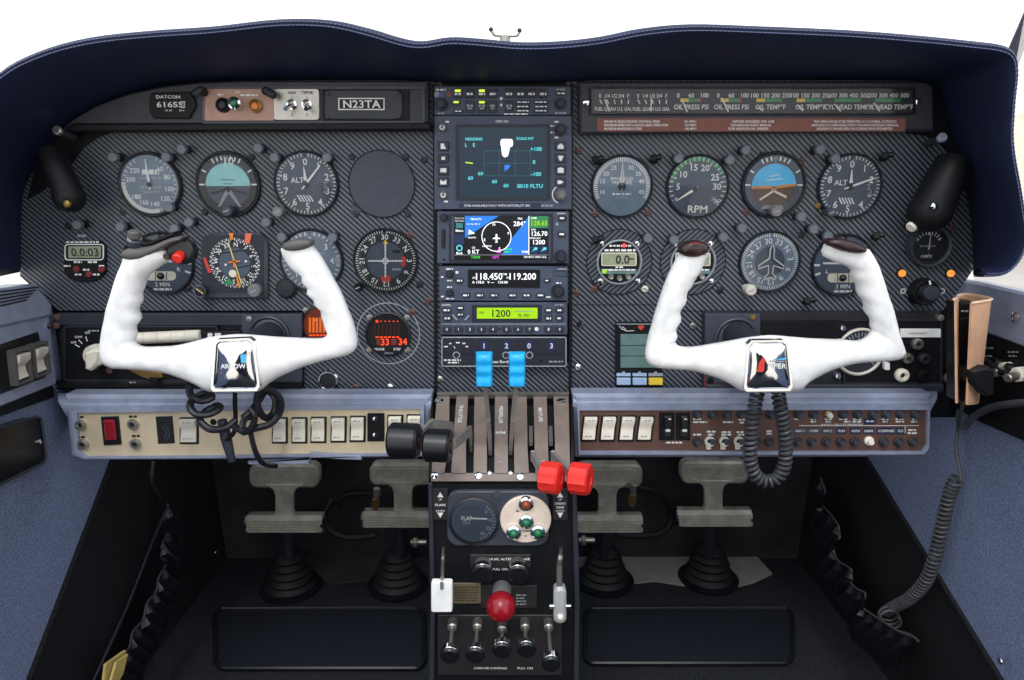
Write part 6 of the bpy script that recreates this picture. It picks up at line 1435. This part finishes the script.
for i,(x,y,l) in enumerate(((1010,369,'bright jack plug on the copilot\'s black side panel, nearer the handset'),(1023,374,'bright jack plug on the copilot\'s black side panel, farther from the handset'))):
    s=T('jack_plug',l,'plug',RS.hit(x,y+5),'jack plugs on the copilot\'s side'); c=RS.hit(x,y); b=B(); b.cyl(c,c+V((-.010,-.003,0)),.0085,'off_white',8,bev=.001); b.build('nut',s); b=B(); b.cyl(c,c+V((-.024,-.01,-.002)),.0048,'steel',14,bev=.001); b.build('barrel',s)
    b=B(); b.cyl(c+V((-.0,.008,.002)),c+V((-.012,.012,.004)),.006,'black',12,bev=.001); b.build('sleeve',s)
for (x,y,l) in ((951,367,'upper pale jack at the panel\'s edge beside the leather holder'),(947,378,'lower pale jack at the panel\'s edge beside the leather holder')):
    q=Y(-.002); s=T('jack_socket',l,'socket',q.hit(x,y)); b=B(); b.lathe(q,x,y,[(5,0),(5,.004),(3.4,.007),(2.2,.005)],'steel',18); b.build('collar',s); b=B(); b.disc(q,x,y,2.3,.0052,'ink_black',12); b.build('hole',s)
q=PL((.54,0,0),(-1,0,0))
b=B(); b.tube(spline([q.hit(1040,402),q.hit(1010,404),q.hit(990,408),q.hit(972,418),q.hit(964,428)],6),.0042,'rubber_cord',10); tag(b.build('ribbed_cable'),'grey cable crossing the copilot\'s black side panel below the jacks','cable')
b=B(); b.tube(spline([q.hit(978,356),q.hit(988,362),q.hit(1000,372),q.hit(1006,372)],6),.0032,'black',8); tag(b.build('jack_lead'),'short black lead running to the bright jack plugs','cable')
# leather holder with handset
qh=Y(-.10)
hz0=qh.hit(970,402); t=T('leather_holder','tan leather wrap holding a black handset beside the copilot\'s panel','holder',hz0)
def U(py,k=1.0):
    # outline of the wrap seen from above at one height
    f=(py-298)/106.0
    xl=955-1.2*f*0+(0); xr=991.5-13*f
    A0=Y(-.118).hit(954+1.2*f,py+2); A=Y(-.07).hit(958+.5*f,py+1); Bv=Y(-.085).hit(973-3*f,py-1); Cc=Y(-.105).hit(xr,py+2); D=Y(-.125).hit(972-4.5*f,py+6-2*f)
    return spline([A0,A,A.lerp(Bv,.5)+V((0,.012,0)),Bv+V((.004,.012,0)),Cc,D],6)
th_=.0022; b=B(); rg=[]
for py in (298,318,338,358,378,401):
    L=U(py); out=L; inn=[]
    for i,p in enumerate(L):
        tg=(L[min(i+1,len(L)-1)]-L[max(0,i-1)]); nrm=V((tg.y,-tg.x,0)).normalized(); inn.append(p+nrm*th_)
    rg.append(out+inn[::-1])
b.loft(rg,'tan'); b.build('leather_wrap',t)
b=B(); L=U(297.5); b.tube([p+V((0,0,.0004)) for p in L],.0016,'tan_edge',6); b.build('cut_edge',t)
b=B(); s0=Y(-.128)
b.prism(s0,[(969,370.5),(984,367),(993,369),(992,394),(986,396),(970,383)],.004,-.022,'black',.002); b.build('strap',t)
t=T('handset','black handheld radio standing inside the tan leather wrap','handset',Y(-.09).hit(963,402))
b=B(); z0=Y(-.095); b.prism(z0,[(958.5,303),(972.5,301.5),(966,403),(958.5,402)],0,-.022,'black_gloss',.002); b.build('body',t)
b=B(); b.prism(z0,[(959.5,318),(969.5,317),(968,360),(960,361)],.0025,0,'black',.001); b.micro(z0,961,968,311,1.8,.0006,'ink_dim',3); b.build('front_plate',t)
# straight lead, curly cord and ring
q=PL((.545,0,0),(-1,0,0))
cc=T('curly_cord','grey spiral cord hanging along the copilot\'s blue carpet wall','cord',q.hit(893,625))
b=B(); b.tube(spline([Y(-.10).hit(964,400),Y(-.095).hit(962,408),q.hit(958,425),q.hit(956.5,450),q.hit(960,470),q.hit(961,479)],7),.0021,'cord_grey',8); b.build('lead',cc)
b=B(); pth=spline([q.hit(957,478),q.hit(951,490),q.hit(946,508),q.hit(940,535),q.hit(934,560),q.hit(925,582),q.hit(910,598),q.hit(896,606),q.hit(886,612)],8); b.tube(helix(pth,.0070,.0066,12),.0019,'cord_grey',6); b.build('coil',cc)
b=B(); b.tube(helix([q.hit(890,612)+V((-.004,0,0)),q.hit(898,622)+V((-.010,0,0))],.013,.009,16),.0019,'cord_grey',8); b.build('end_ring',cc)
b=B(); b.tube(spline([q.hit(887,618)+V((-.01,0,0)),q.hit(896,628)+V((-.01,0,0)),q.hit(908,634),q.hit(918,641)],6),.0021,'cord_grey',8); b.build('tail',cc)
b=B(); c=RS.hit(1004.5,661); b.cyl(c,c+V((-.006,0,0)),.004,'chrome',12,bev=.001); tag(b.build('wall_screw'),'bright screw low on the copilot\'s blue carpet wall','screw')
b=B(); c=WL.hit(215,552); b.cyl(c,c+V((.004,-.003,0)),.0035,'chrome',12,bev=.001); tag(b.build('kick_screw'),'tiny bright screw in the dark of the pilot\'s footwell','screw')
c=Y(-.02).hit(875,461)
# ================================================================ BRACKET ARMS AT THE PANEL'S UPPER CORNERS
def arm(pts,r,y0,label,sc,scm,end):
    t=T('covered_bracket',label,'bracket',Y(-.03).hit(*pts[-1])); b=B(); P=spline([Y(yy).hit(x,y) for (x,y),yy in zip(pts,y0)],6); n=len(P)
    b.tube(P,[r*(.8+.25*i/(n-1)) for i in range(n)],'black',14); b.ball(P[-1],r*1.06,'black',16,10); b.build('vinyl_sleeve',t)
    c=P[-1]+V((0,-r*1.0,0)); b=B(); q=Y(c.y); b.lathe(q,sc[0],sc[1],[(3.6,-.003),(3.6,.001),(2,.002),(0,.0022)],scm,14); b.build('screw',t)
    if end:
        b=B(); e=P[-1]; b.cyl(e+V((0,.008,-.004)),e+V(end),.006,'cream' if scm=='chrome' else 'brass',14,bev=.001); b.build('end_pin',t)
arm([(50,152),(57,168),(66,187),(69,197)],.0165,(-.03,-.036,-.038,-.038),'black covered bracket arm at the panel\'s upper corner on the pilot\'s side',(67,204),'brass',None)
arm([(952,163),(946,176),(937,196),(930,211)],.0225,(-.036,-.042,-.044,-.044),'black covered bracket arm with bright screw above the ammeter',(934,206.5),'chrome',(-.020,0,-.019))
for x,y,m,l in((62,132,'steel','bright fastener under the glareshield on the pilot\'s side'),(938,139,'blue_grey','blue-tinted fastener under the glareshield on the copilot\'s side')):
    q=Y(-.03); t=T('fastener',l,'fastener',q.hit(x,y)); b=B(); a=q.hit(x,y); b.cyl(a+V((0,.02,-.004)),a+V((0,-.004,0)),.0042,'satin',12); b.build('stem',t); b=B(); b.cyl(a+V((0,-.004,0)),a+V((0,-.010,.002)),.0052,m,12,bev=.0012); b.build('head',t)
# ================================================================ LIGHT AND CAMERA
w=bpy.data.worlds.new('World'); bpy.context.scene.world=w; w.use_nodes=True
nt=w.node_tree; bg=nt.nodes['Background']
tc=nt.nodes.new('ShaderNodeTexCoord'); sp=nt.nodes.new('ShaderNodeSeparateXYZ'); rp=nt.nodes.new('ShaderNodeValToRGB')
nt.links.new(tc.outputs['Generated'],sp.inputs[0]); nt.links.new(sp.outputs['Z'],rp.inputs['Fac'])
rp.color_ramp.elements[0].position=0.0; rp.color_ramp.elements[0].color=(.96,.985,1.03,1)
rp.color_ramp.elements[1].position=.9; rp.color_ramp.elements[1].color=(.86,.93,1.04,1)
nt.links.new(rp.outputs['Color'],bg.inputs['Color']); bg.inputs['Strength'].default_value=1.12
def sun(name,rot,e,ang,col):
    l=bpy.data.lights.new(name,'SUN'); l.energy=e; l.angle=R(ang); l.color=col
    o=bpy.data.objects.new(name,l); C.objects.link(o); o.rotation_euler=rot; return o
s_=sun('sun',(0,0,0),.9,25,(1,.97,.92)); s_.rotation_euler=V((.12,.75,-.95)).to_track_quat('-Z','Y').to_euler()
cam=bpy.data.cameras.new('camera'); co=bpy.data.objects.new('camera',cam); C.objects.link(co)
cam.sensor_width=36; cam.lens=FP/1024*36; cam.clip_start=.01; cam.clip_end=1000
co.location=EYE; co.rotation_euler=(math.pi/2-TH,0,0)
sc=bpy.context.scene; sc.camera=co
sc.view_settings.view_transform='Standard'; sc.view_settings.look='None'; sc.view_settings.exposure=.62; sc.view_settings.gamma=1
sc.view_settings.use_curve_mapping=False
